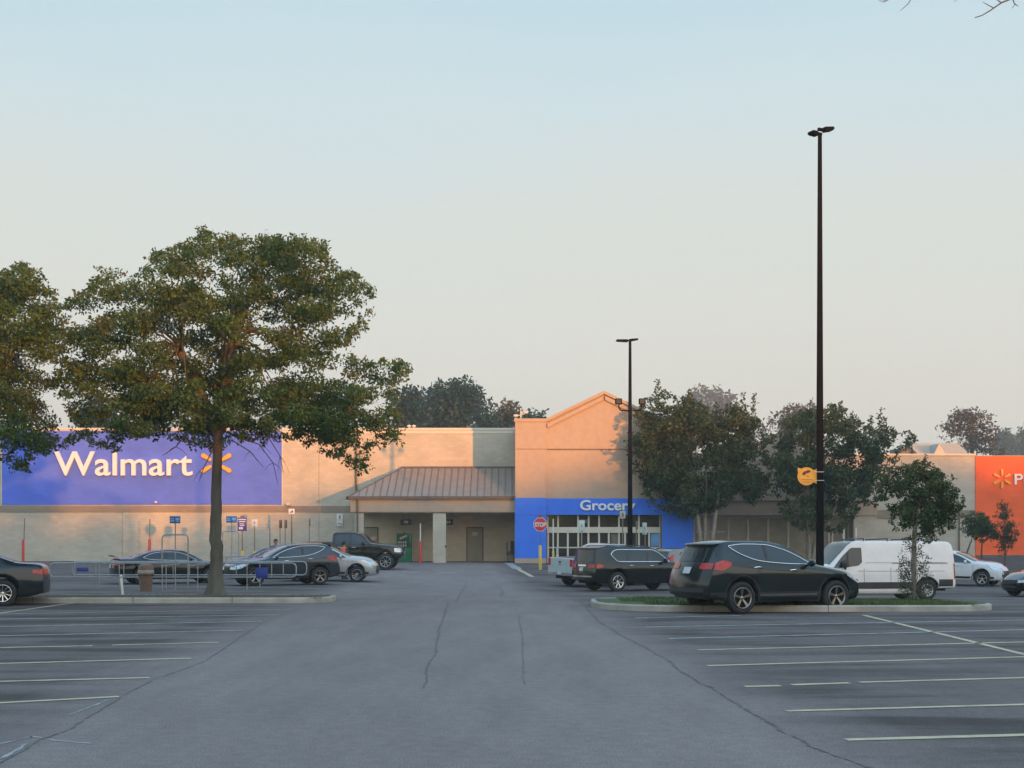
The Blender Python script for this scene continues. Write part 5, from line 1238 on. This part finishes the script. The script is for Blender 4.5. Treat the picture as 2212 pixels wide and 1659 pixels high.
# vending machine
e = empty('vending_machine', (PX(873.5, 84.2), 84.2, -.03), 0, 'green drinks vending machine against the recessed tan wall', 'vending machine')
s_ = F/84.2; w = 31/s_/2; h = 62/s_
VG = mat('vending_green', (.02,.25,.125), .4, 0, .08, 3); VGD = mat('vending_dark_green', (.015,.09,.06), .3, 0, .2, 2)
m = MB(); m.bbox(-w, w, -.4, .4, .03, h, .02); m.box(-.06,.08,-.1,.1,h,h+.08); m.build('cabinet', VG, e)
m = MB(); m.box(-w+.04, w-.12, -.412, -.401, h*.5, h-.05); m.build('front_panel', VGD, e)
m = MB(); m.prism([(-w+.18, h*.80), (-w+.26, h*.78), (w-.22, h*.90), (w-.28, h*.95), (-w+.2, h*.85)], -.42, -.413); m.build('slanted_logo', mat('cream_print', (.55,.42,.30), .5, 0, .2, 8), e, recalc=True)
m = MB()
for r_ in range(2):
    for k in range(4): m.box(-w+.10+k*.145, -w+.19+k*.145, -.42, -.413, h*(.54+.11*r_), h*(.61+.11*r_))
m.build('drink_buttons', mat('pale_labels', (.5,.55,.5), .5, 0, .1, 8), e)
m = MB(); m.box(-.12, .12, -.412, -.401, h*.24, h*.31); m.build('delivery_slot', SBLK, e); m = MB(); m.box(w-.11, w-.04, -.412, -.401, h*.5, h*.7); m.build('coin_panel', SBLK, e)
# things in the dark corner of the recess
e = empty('stacked_chairs', (PX(1103, 84), 84, -.02), 0, 'dark stack of chairs in the canopy corner beside the blue pier', 'chairs')
m = MB()
for k in range(4): m.box(-.2, .24, -.2, .25, .42+k*.07, .46+k*.07)
m.build('seat', SBLK, e); m = MB(); m.box(.0, .22, .2, .26, .5, 1.35); m.box(-.26, -.2, .1, .16, .42, 1.3); m.build('backrest', SBLK, e)
for sx in (-.18, .2):
    for sy in (-.18, .2): m = MB(); m.tube([(sx, sy, 0), (sx, sy, .46)], .018, 6); m.build('leg', SBLK, e)

# cart corrals
def corral(Y, x0, x1, archx, depth, label, signpx, signy, group, slabel, zoff=0, loops=True):
    X0, X1 = PX(x0, Y), PX(x1, Y); Xa, Xb = PX(archx[0], Y), PX(archx[1], Y); z0 = g(Xa, Y); cx = (X0+X1)/2
    e = empty('cart_corral', (cx, Y, z0), 0, label, 'cart corral', group); r = .024; ztop = PZ(signpx[2], Y)-z0; zr1, zr0 = .98, .47
    for k, dy in enumerate((0, depth)):
        m = MB(); a, b = X0-cx, X1-cx; c = .14
        m.tube([(a+c,dy,zr1),(b-c,dy,zr1),(b-.04,dy,zr1-.05),(b,dy,zr1-c),(b,dy,zr0+c),(b-.04,dy,zr0+.05),(b-c,dy,zr0),(a+c,dy,zr0),(a+.04,dy,zr0+.05),(a,dy,zr0+c),(a,dy,zr1-c),(a+.04,dy,zr1-.04),(a+c,dy,zr1)], r, 8, 0, False)
        n = int((b-a)/.82)
        for i in range(1, n): x = a+(b-a)*i/n; m.tube([(x,dy,zr0 if i % 2 else -.02),(x,dy,zr1)], r*.85, 6)
        m.build('side_rail', GALV, e)
    for x in (Xa-cx, Xb-cx):
        m = MB(); m.tube([(x, -.05, 0), (x, -.05, ztop-.12)], .026, 8); m.build('post', GALV, e)
    m = MB(); a, b = Xa-cx, Xb-cx; m.tube([(a,-.05,ztop-.14),(a+.03,-.05,ztop-.04),(a+.12,-.05,ztop),(b-.12,-.05,ztop),(b-.03,-.05,ztop-.04),(b,-.05,ztop-.14)], .026, 8); m.build('arch', GALV, e)
    m = MB(); m.tube([(a,-.05,zr1-.1),(a,depth+.05,zr1-.1)], .02, 6); m.tube([(b,-.05,zr1-.1),(b,depth+.05,zr1-.1)], .02, 6)
    m.build('cross_bar', GALV, e)
    xs_, ys0, _ = signpx; w = 23/(F/Y)/2; zt_ = PZ(signy[0], Y)-z0; zb_ = PZ(signy[1], Y)-z0; xc = PX(xs_, Y)-cx
    m = MB(); m.tube([(xc, -.05, 0), (xc, -.05, zt_)], .022, 8); m.build('sign_pole', GALV, e)
    s = MB(); s.bbox(xc-w, xc+w, -.10, -.08, zb_, zt_, .006); sp = s.build('corral_sign', SBL, e, label=slabel)
    s = MB(); hh = zt_-zb_
    s.box(xc-w*.85, xc-w*.15, -.106, -.101, zb_+hh*.25, zb_+hh*.45); s.box(xc-w*.85, xc-w*.25, -.106, -.101, zb_+hh*.55, zb_+hh*.7); s.box(xc+w*.1, xc+w*.85, -.106, -.101, zb_+hh*.4, zb_+hh*.75); s.box(xc+w*.2, xc+w*.8, -.106, -.101, zb_+hh*.2, zb_+hh*.3)
    s.build('print', LB, sp)
    return e, cx, z0
e, cx0, z0 = corral(47.2, 108, 640, (351, 407), 2.4, 'long galvanised cart corral beside the oak with a tall sign arch', (379.5, 0, 1155), (1115, 1130.5), 'cart corrals', 'blue cart return sign')
for a, b, nm, y0, y1 in ((166, 192, 'blue_plate', 1225.5, 1234.5), (553, 579, 'blue_plate', 1226, 1249)):
    m = MB(); m.bbox(PX(a, 47.2)-cx0, PX(b, 47.2)-cx0, -.05, -.028, PZ(y1, 47.2)-z0, PZ(y0, 47.2)-z0, .008); m.build(nm, mat('corral_blue', (.02,.045,.28), .45, 0, .05, 5), e)
corral(63, 470, 560, (481, 516), 2.0, 'farther cart corral seen just right of the oak trunk', (501, 0, 1147.5), (1115, 1129), 'cart corrals', 'pale blue cart return sign')
# bin
Yb = 46.2; e = empty('litter_bin', (PX(315, Yb), Yb, g(PX(315, Yb), Yb)), 0, 'brown litter bin with a pale liner folded over its rim', 'litter bin')
BINM = mat('bin_brown', (.20,.12,.085), .7, 0, .12, 8, bump=.4, bscale=40)
m = MB(); m.lathe([(.001,0),(.20,0),(.205,.02),(.255,.62),(.26,.64)], 20); m.build('bin_body', BINM, e)
m = MB(); n = 28; rows = []
for j, (r_, z) in enumerate([(.262,.60),(.275,.56),(.285,.66),(.28,.74),(.262,.76)]):
    rows.append([((r_+.008*math.sin(k*5))*math.cos(2*math.pi*k/n), (r_+.008*math.sin(k*5))*math.sin(2*math.pi*k/n), z+.012*math.sin(k*3+j)*(j < 2)) for k in range(n+1)])
m.grid(rows, 0, True); m.build('liner', mat('bin_liner', (.36,.29,.24), .5, 0, .1, 8), e)
m = MB(); m.lathe([(.27,.74),(.275,.78),(.25,.9),(.17,.97),(.001,.99)], 22); m.build('lid', BINM, e)
e = empty('marker_post', (PX(265.5, 37.6), 37.6, g(PX(265, 37.6), 37.6)+.1), 0, 'leaning white plastic marker post on the weedy island', 'post')
m = MB(); m.bbox(-.035, .035, -.02, .02, -.05, .62, .008); m.build('blade', WHT, e); e.rotation_euler = (0, -.09, 0)
m = MB(); m.box(-.037, .037, -.0225, -.0205, .52, .58); m.build('band', mat('grey_band', (.4,.4,.4), .5, 0, 0), e)

# ================================================================== people
SKIN = mat('skin', (.22,.12,.08), .55, 0, .05, 9)
def person(loc, yaw, label, shirt, trousers, hair, vest=None, arm=.35, h=1.72):
    e = empty('person', loc, yaw, label, 'person'); k = h/1.75
    V = [(0,0,.98)]; R = [(.15,.105)]; E = []
    def add(p, r, par): V.append(p); R.append(r if isinstance(r, tuple) else (r, r)); E.append((par, len(V)-1)); return len(V)-1
    a = add((0,0,1.15), (.14,.10), 0); b = add((0,0,1.38), (.17,.11), a); n = add((0,.01,1.5), .06, b); n2 = add((0,-.005,1.57), .055, n); hd = add((0,-.015,1.65), (.078,.095), n2); add((0,-.01,1.715), (.07,.085), hd)
    for s in (-1, 1):
        sh = add((s*.18,0,1.42), .065, b); el = add((s*.25,-.03,1.13), .045, sh); wr = add((s*.24,-.2*arm-.06,.90), .03, el); pm = add((s*.24,-.22*arm-.07,.84), (.042,.022), wr)
        for f in range(4): q = add((s*.24+(f-1.5)*.02,-.22*arm-.08,.78), .011, pm); add((s*.24+(f-1.5)*.019,-.22*arm-.06,.745+.008*abs(f-1.5)), .009, q)
        q = add((s*.215,-.22*arm-.11,.82), .012, pm); add((s*.21,-.22*arm-.12,.785), .01, q)
        hp = add((s*.095,0,.90), .095, 0); kn = add((s*.11,-.02,.50), .062, hp); an = add((s*.11,.02,.10), .042, kn); add((s*.115,-.12,.04), (.042,.03), an)
    me = bpy.data.meshes.new('body'); me.from_pydata([tuple(c*k for c in v) for v in V], E, []); o = bpy.data.objects.new('body', me); C.objects.link(o); o.parent = e
    md = o.modifiers.new('skin', 'SKIN'); md.use_smooth_shade = True
    for i, (rx_, ry_) in enumerate(R): me.skin_vertices[0].data[i].radius = (rx_*k, ry_*k)
    me.skin_vertices[0].data[0].use_root = True
    o.modifiers.new('sub', 'SUBSURF').levels = 1; o.modifiers['sub'].render_levels = 2; me.materials.append(SKIN)
    def shell(prof, m_, nm, at=(0,0,0), sx=1, sy=.66, par=e, rot=0):
        m = MB(); n = 20; rows = []
        for r_, z in prof: rows.append([((at[0]+r_*sx*math.cos(2*math.pi*j/n))*k, (at[1]+r_*sy*math.sin(2*math.pi*j/n))*k, (at[2]+z)*k) for j in range(n+1)])
        m.grid(rows, 0, True); return m.build(nm, m_, par)
    shell([(.175,.88),(.18,1.0),(.18,1.15),(.205,1.35),(.20,1.42),(.12,1.475),(.075,1.5)], shirt, 'shirt')
    if vest: shell([(.19,1.0),(.19,1.15),(.215,1.35),(.19,1.44),(.12,1.485)], vest, 'vest')
    shell([(.17,.80),(.175,.9),(.172,.99)], trousers, 'waistband')
    for s in (-1, 1):
        m = MB(); m.tube([(s*.18*k,0,1.43*k),(s*.25*k,-.03*k,1.13*k),(s*.243*k,(-.2*arm-.05)*k,.95*k)], [.078*k,.06*k,.045*k], 12); m.build('sleeve', shirt, e)
        m = MB(); m.tube([(s*.095*k,0,.92*k),(s*.11*k,-.02*k,.5*k),(s*.11*k,.02*k,.09*k)], [.105*k,.078*k,.07*k], 12); m.build('trouser_leg', trousers, e)
        m = MB(); bm = bmesh.new(); bmesh.ops.create_icosphere(bm, subdivisions=2, radius=1)
        for v in bm.verts: v.co = Vector((v.co.x*.05+s*.113, v.co.y*.13-.06, max(v.co.z, -.7)*.05+.04))*k
        m.bm(bm, 0, True); m.build('shoe', SBLK, e)
    bm = bmesh.new(); bmesh.ops.create_icosphere(bm, subdivisions=3, radius=1); m = MB()
    for v in list(bm.verts):
        if v.co.y < -.35 and v.co.z < .35: bm.verts.remove(v)
    for v in bm.verts: v.co = Vector((v.co.x*.092, v.co.y*.108+.005, v.co.z*.105+1.685))*k
    m.bm(bm, 0, True); m.build('hair', hair, e)
    m = MB()
    m.add([tuple(c*k for c in p) for p in [(0,-.13,1.655),(-.014,-.1,1.645),(.014,-.1,1.645),(0,-.1,1.69)]], [(0,1,2),(0,3,1),(0,2,3)])
    for s in (-1, 1): m.lathe([(.0,.0),(.012,.004),(.012,.01)], 8, 0, 'y', (s*.03*k, -.112*k, 1.685*k))
    m.build('face_features', SKIN, e)
    return e
HAIR = mat('dark_hair', (.015,.012,.01), .6, 0, .2, 20)
p = P(743, 0, 60.6); person((p[0], 60.6, g(p[0], 60.6)), 2.4, 'person in a bright orange vest over dark clothes by the silver car', mat('dark_shirt', (.05,.05,.055), .8, 0, .1, 8), mat('dark_trousers', (.03,.03,.035), .8, 0, .1, 8), HAIR, mat('orange_vest', (.9,.16,.05), .7, 0, .05, 8, emit=0), h=1.74)
p = P(595.5, 0, 62.5); person((p[0], 62.5, g(p[0], 62.5)), .4, 'person with dark hair, only the head showing above the parked cars', mat('grey_shirt', (.12,.12,.13), .8, 0, .1, 8), mat('dark_trousers', (.03,.03,.035)), HAIR, h=1.80)

# ================================================================== vehicles in place
def wheel_at(K, px, Y, h, side, front=False):
    """car centre so that the named wheel shows at px"""
    X = PX(px, Y); a = math.radians(h); lx = K['oh']-K['L']/2+(K['wb'] if front else 0); ly = side*(K['W']/2-.1)
    cx_ = X-(lx*math.cos(a)-ly*math.sin(a)); cy_ = Y-(lx*math.sin(a)+ly*math.cos(a)); return (cx_, cy_)
def put(K, name, label, cat, c, h, paint, **kw):
    a = math.radians(h); zs = []
    L2 = K['wb']/2; gx_ = [g(c[0]+s*L2*math.cos(a)-t*.8*math.sin(a), c[1]+s*L2*math.sin(a)+t*.8*math.cos(a)) for s in (-1, 1) for t in (-1, 1)]
    z = sum(gx_)/4; root, car = build_car(K, name, label, cat, (c[0], c[1], z), h, paint, **kw)
    pitch = math.atan2((gx_[2]+gx_[3]-gx_[0]-gx_[1])/2, K['wb']); roll = math.atan2((gx_[1]+gx_[3]-gx_[0]-gx_[2])/2, 1.6)
    root.rotation_euler = (roll, -pitch, a)
    return root, car
PBK = paintm('paint_charcoal', (.011,.016,.018), .1, .3); PBLK = paintm('paint_black', (.006,.007,.008), .0, .25); PW = paintm('paint_white', (.62,.62,.63), 0, .35)
PSL = paintm('paint_silver', (.42,.42,.41), .45, .35); PGR = paintm('paint_graphite', (.030,.038,.050), .3, .3); PWSH = paintm('paint_white_in_shade', (.44,.50,.50), .1, .35); PBE = paintm('paint_bronze', (.20,.17,.155), .5, .3); PVAN = paintm('paint_van_white', (.80,.71,.66), 0, .4)  # pickup's white paint greyed towards blue: its shade put into the colour
DRIM = mat('dim_alloy', (.30,.28,.26), .35, 1, .15, 12); 
put(SUV, 'parked_suv', 'large charcoal suv in front of the right island, nearest of all the cars', 'suv', wheel_at(SUV, 1600, 30.0, 25, -1), 25, PBK, rim='five2', rimc=DRIM)
put(BIG, 'parked_suv', 'boxy black suv with chrome window trim behind the charcoal one', 'suv', wheel_at(BIG, 1333, 54.6, 29, -1), 29, PBLK, rim='fan', rimc=mat('bright_alloy', (.7,.7,.7), .25, 1, .05, 10))
VAN['mirmat'] = BLACKPL()
vr, vc = put(VAN, 'cargo_van', 'white windowless cargo van with roof bars behind the small island tree', 'van', wheel_at(VAN, 2001, 46.3, 190, 1), 190, PVAN, rim='ten', rimc=mat('steel_wheel', (.5,.5,.5), .4, .8, .1, 10))
for sg in (1, -1):
    m = MB(); vc.side(m, .12, 1.17-.44, lambda x: vc.zb(x)+.02, [(.12,.74),(.7,.74)], sg, .012, 6, 4); vc.side(m, 1.17+.44, 4.02, [(1.6,.42),(4.02,.42)], [(1.6,.65),(4.02,.65)], sg, .014, 14, 3); m.build('side_moulding', BLACKPL(), vr)
    for i, z in enumerate((1.32, 1.02)):
        m = MB(); vc.side(m, .5, 3.5, [(.5,z),(3.5,z)], [(.5,z+.03),(3.5,z+.03)], sg, .008, 14, 2); m.build('crease_shade_strip', mat('van_crease_shade', (.5,.47,.46), .5, 0, 0), vr)  # darker strips painted on for shade in the van's flank creases
m = MB(); vc.side(m, .35, 2.5, [(.35,1.30),(2.5,1.30)], [(.35,1.335),(2.5,1.335)], 1, .016, 14, 1); m.build('slide_rail', mat('van_groove', (.22,.21,.2), .6, 0, 0), vr)
for x in (3.5, 2.6, 1.6):
    m = MB(); q = [vc.S(x, t, sg)+Vector((0,0,.07)) for sg, t in ((1,5.4),(1,6.5),(-1,6.5),(-1,5.4))]; m.tube([q[0]-Vector((0,0,.1))]+q+[q[3]-Vector((0,0,.1))], .022, 6); m.build('roof_bar', BLACKPL(), vr)
put(CUV, 'parked_crossover', 'white crossover facing right beyond the van', 'crossover', wheel_at(CUV, 2122, 60.3, -35, -1, True), -35, PW, rim='star')
put(SEDAN, 'parked_sedan', 'black sedan cut off by the right edge of the photo', 'sedan', (PX(2176, 50)+2.55, 51.2), 198, PBLK, rim='ten')
put(SEDAN, 'parked_sedan', 'black sedan cut off by the left edge of the photo, tail and bright wheel showing', 'sedan', wheel_at(SEDAN, 6, 33.2, 198, 1), 198, PBK, rim='ten', rimc=mat('bright_alloy', (.7,.7,.7), .25, 1, .05, 10))
r, c = put(SEDAN, 'parked_sedan', 'black sedan with a rear spoiler behind the cart corral', 'sedan', (PX(366, 55.6), 55.6), 28, PBLK, rim='ten')
m = MB(); rows = []
for k in range(9):
    y = -.7+1.4*k/8; rows.append([(-2.2,y,1.15+.03*(1-(y/.7)**2)),(-2.42,y,1.19+.03*(1-(y/.7)**2)),(-2.43,y,1.17+.03*(1-(y/.7)**2)),(-2.2,y,1.12)])
m.grid(rows, 0, True, flip=True); m.build('spoiler', PBLK, r)
SUV2 = dict(SUV); SUV2['paleshield'] = True; SUV2['rails'] = (.7, 2.4); SUV2['railmat'] = GALV
put(SUV2, 'parked_suv', 'graphite suv facing left behind the right end of the cart corral', 'suv', wheel_at(SUV2, 690.5, 53.6, 207, 1), 207, PGR, rim='five2', rimc=DRIM)
put(CUV, 'parked_crossover', 'silver crossover facing right, half hidden behind the graphite suv', 'crossover', wheel_at(CUV, 771, 57.9, 3, -1, True), 3, PSL, rim='ten')
PK = dict(PICK); PK['R'] = .46; PK['lift'] = .17; PK['Ra'] = .54
r, c = put(PK, 'pickup_truck', 'lifted black pickup with big tyres near the vending machine', 'pickup', wheel_at(PK, 833, 71.5, -2, -1, True), -2, PBLK, rim='eight')
m = MB(); c.topp(m, .15, 1.85, 5.6, .05, 8); m.build('bed_cover', mat('maroon_cover', (.08,.01,.02), .5, 0, .1, 5), r)
PK2 = dict(PICK); PK2['lift'] = .03; PK2['R'] = .40; PK2['Ra'] = .48
r, c = put(PK2, 'pickup_truck', 'pale pickup with red lights, tailgate showing left of the boxy black suv', 'pickup', (PX(1181, 57.8)+3.0, 60.6), 35, PWSH, rim='eight')
m = MB(); c.topp(m, .12, 1.88, 5.6, .012, 8); m.build('bed_cover', BLACKPL(), r)
m = MB(); c.endp(m, False, [(1.06,-.09,.09),(1.14,-.09,.09)], .012, 2); c.endp(m, False, [(.98,-.1,.1),(1.01,-.1,.1)], .012, 2); m.build('tailgate_badge', SBLK, r)
CU2 = dict(CUV); CU2['lift'] = .1; CU2['rails'] = (.7, 2.2); CU2['railmat'] = GALV
put(CU2, 'parked_crossover', 'white crossover whose roof shows over the boxy black suv', 'crossover', (PX(1338, 65.5), 65.5), 30, PW)
put(CUV, 'parked_crossover', 'bronze crossover peeping out between the two black suvs', 'crossover', (PX(1498, 64), 64), 30, PBE)
put(SEDAN, 'parked_sedan', 'grey sedan whose bonnet shows just right of the oak trunk', 'sedan', (PX(486, 62.6)+2.4, 62.8), 184, paintm('paint_grey', (.10,.10,.11), .4, .3))

# ================================================================== haze, camera, light
sc = bpy.context.scene

if HAZE:
    m = MB(); m.box(-560, 560, -330, 640, -3, 75); hm = bpy.data.materials.new('haze_air'); hm.use_nodes = True; nt = hm.node_tree
    nt.nodes.remove(nt.nodes['Principled BSDF']); pv = nt.nodes.new('ShaderNodeVolumePrincipled'); pv.inputs['Color'].default_value = (.86,.90,.88,1); pv.inputs['Density'].default_value = HAZE; pv.inputs['Anisotropy'].default_value = 0
    nt.links.new(pv.outputs[0], nt.nodes['Material Output'].inputs['Volume']); m.build('haze', hm, kind='stuff')
cam = bpy.data.cameras.new('camera'); co = bpy.data.objects.new('camera', cam); C.objects.link(co); sc.camera = co
co.location = (0, 0, CH); co.rotation_euler = (math.pi/2, 0, 0); cam.sensor_width = 36; cam.lens = 36*F/2212; cam.shift_y = (1150-829.5)/2212; cam.clip_start = .1; cam.clip_end = 5000
EL = math.radians(1.5); sd = Vector((.55, -1.0, 0)).normalized(); sd = Vector((sd.x*math.cos(EL), sd.y*math.cos(EL), math.sin(EL)))
ld = bpy.data.lights.new('sun', 'SUN'); lo = bpy.data.objects.new('sun', ld); C.objects.link(lo); lo.location = (60, -80, 40)
ld.energy = SUN; ld.angle = math.radians(.6); ld.color = (1, .35, .03); lo.rotation_euler = sd.to_track_quat('Z', 'Y').to_euler()
w = bpy.data.worlds.new('World'); sc.world = w; w.use_nodes = True; nt = w.node_tree; bg = nt.nodes['Background']
sk = nt.nodes.new('ShaderNodeTexSky'); sk.sky_type = 'NISHITA'; sk.sun_disc = False; sk.sun_elevation = EL; sk.sun_rotation = math.atan2(sd.x, sd.y); sk.air_density = 1.0; sk.dust_density = 1.2; sk.ozone_density = 1.5; sk.altitude = 0
bg.inputs['Strength'].default_value = SKY
N = nt.nodes.new; LK = nt.links.new
def mp_(src, a, b_, c, d, smooth=True):
    r = N('ShaderNodeMapRange'); r.inputs[1].default_value = a; r.inputs[2].default_value = b_; r.inputs[3].default_value = c; r.inputs[4].default_value = d
    if smooth: r.interpolation_type = 'SMOOTHSTEP'
    LK(src, r.inputs[0]); return r.outputs[0]
tcw = N('ShaderNodeTexCoord'); sp = N('ShaderNodeSeparateXYZ'); LK(tcw.outputs['Generated'], sp.inputs[0])
# low sky ahead: colour gradient set over the sky model, with soft cloud streaks
nz = N('ShaderNodeTexNoise'); nz.inputs['Scale'].default_value = 1.6; nz.inputs['Detail'].default_value = 4
mpw = N('ShaderNodeMapping'); mpw.inputs['Scale'].default_value = (1, 1, 3.5); LK(tcw.outputs['Generated'], mpw.inputs[0]); LK(mpw.outputs[0], nz.inputs['Vector'])
zz = N('ShaderNodeMath'); zz.operation = 'MULTIPLY_ADD'; zz.inputs[1].default_value = .13; LK(nz.outputs['Fac'], zz.inputs[0])
z0_ = N('ShaderNodeMath'); z0_.operation = 'SUBTRACT'; z0_.inputs[1].default_value = .065; LK(sp.outputs['Z'], z0_.inputs[0]); LK(z0_.outputs[0], zz.inputs[2])
rp = N('ShaderNodeValToRGB'); LK(zz.outputs[0], rp.inputs['Fac']); E_ = rp.color_ramp.elements
K_ = 1/(2**EXPO*SKY)
stops = [(0, (.62,.605,.55)), (.09, (.665,.66,.60)), (.17, (.70,.725,.675)), (.25, (.68,.745,.72)), (.32, (.61,.75,.80)), (.40, (.50,.71,.81)), (.6, (.45,.67,.80))]
for i, (p_, c_) in enumerate(stops):
    e_ = E_[i] if i < 2 else E_.new(p_)
    e_.position = p_; e_.color = (*c_, 1)
front_sky = N('ShaderNodeVectorMath'); front_sky.operation = 'SCALE'; LK(rp.outputs['Color'], front_sky.inputs[0]); front_sky.inputs['Scale'].default_value = K_
amp = N('ShaderNodeMath'); amp.operation = 'MULTIPLY_ADD'; LK(mp_(sp.outputs['Z'], .42, .75, 0, 1), amp.inputs[0]); amp.inputs[1].default_value = ZEN; amp.inputs[2].default_value = 1  # overhead sky out of view boosted to light the ground
cs = N('ShaderNodeVectorMath'); cs.operation = 'MULTIPLY'; LK(sk.outputs[0], cs.inputs[0]); cs.inputs[1].default_value = TINT
cs2 = N('ShaderNodeVectorMath'); cs2.operation = 'SCALE'; cl_ = N('ShaderNodeVectorMath'); cl_.operation = 'MINIMUM'; LK(cs.outputs[0], cl_.inputs[0]); cl_.inputs[1].default_value = (1.9*K_, 1.75*K_, 1.55*K_); LK(cl_.outputs[0], cs2.inputs[0]); LK(amp.outputs[0], cs2.inputs['Scale'])  # sun-side sky capped so car paint reflects less
m1 = N('ShaderNodeMath'); m1.operation = 'MULTIPLY'; LK(mp_(sp.outputs['Z'], .42, .7, 1, 0), m1.inputs[0]); LK(mp_(sp.outputs['Y'], -.15, .45, 0, 1), m1.inputs[1])
mxw = N('ShaderNodeMix'); mxw.data_type = 'RGBA'; LK(m1.outputs[0], mxw.inputs[0]); LK(cs2.outputs[0], mxw.inputs[6]); LK(front_sky.outputs[0], mxw.inputs[7]); LK(mxw.outputs[2], bg.inputs['Color'])
sc.view_settings.view_transform = 'Standard'; sc.view_settings.look = 'None'; sc.view_settings.gamma = 1; sc.view_settings.exposure = EXPO; sc.view_settings.use_curve_mapping = False
sc.cycles.use_denoising = True; sc.cycles.max_bounces = 8; sc.cycles.volume_bounces = 1; sc.cycles.transparent_max_bounces = 8
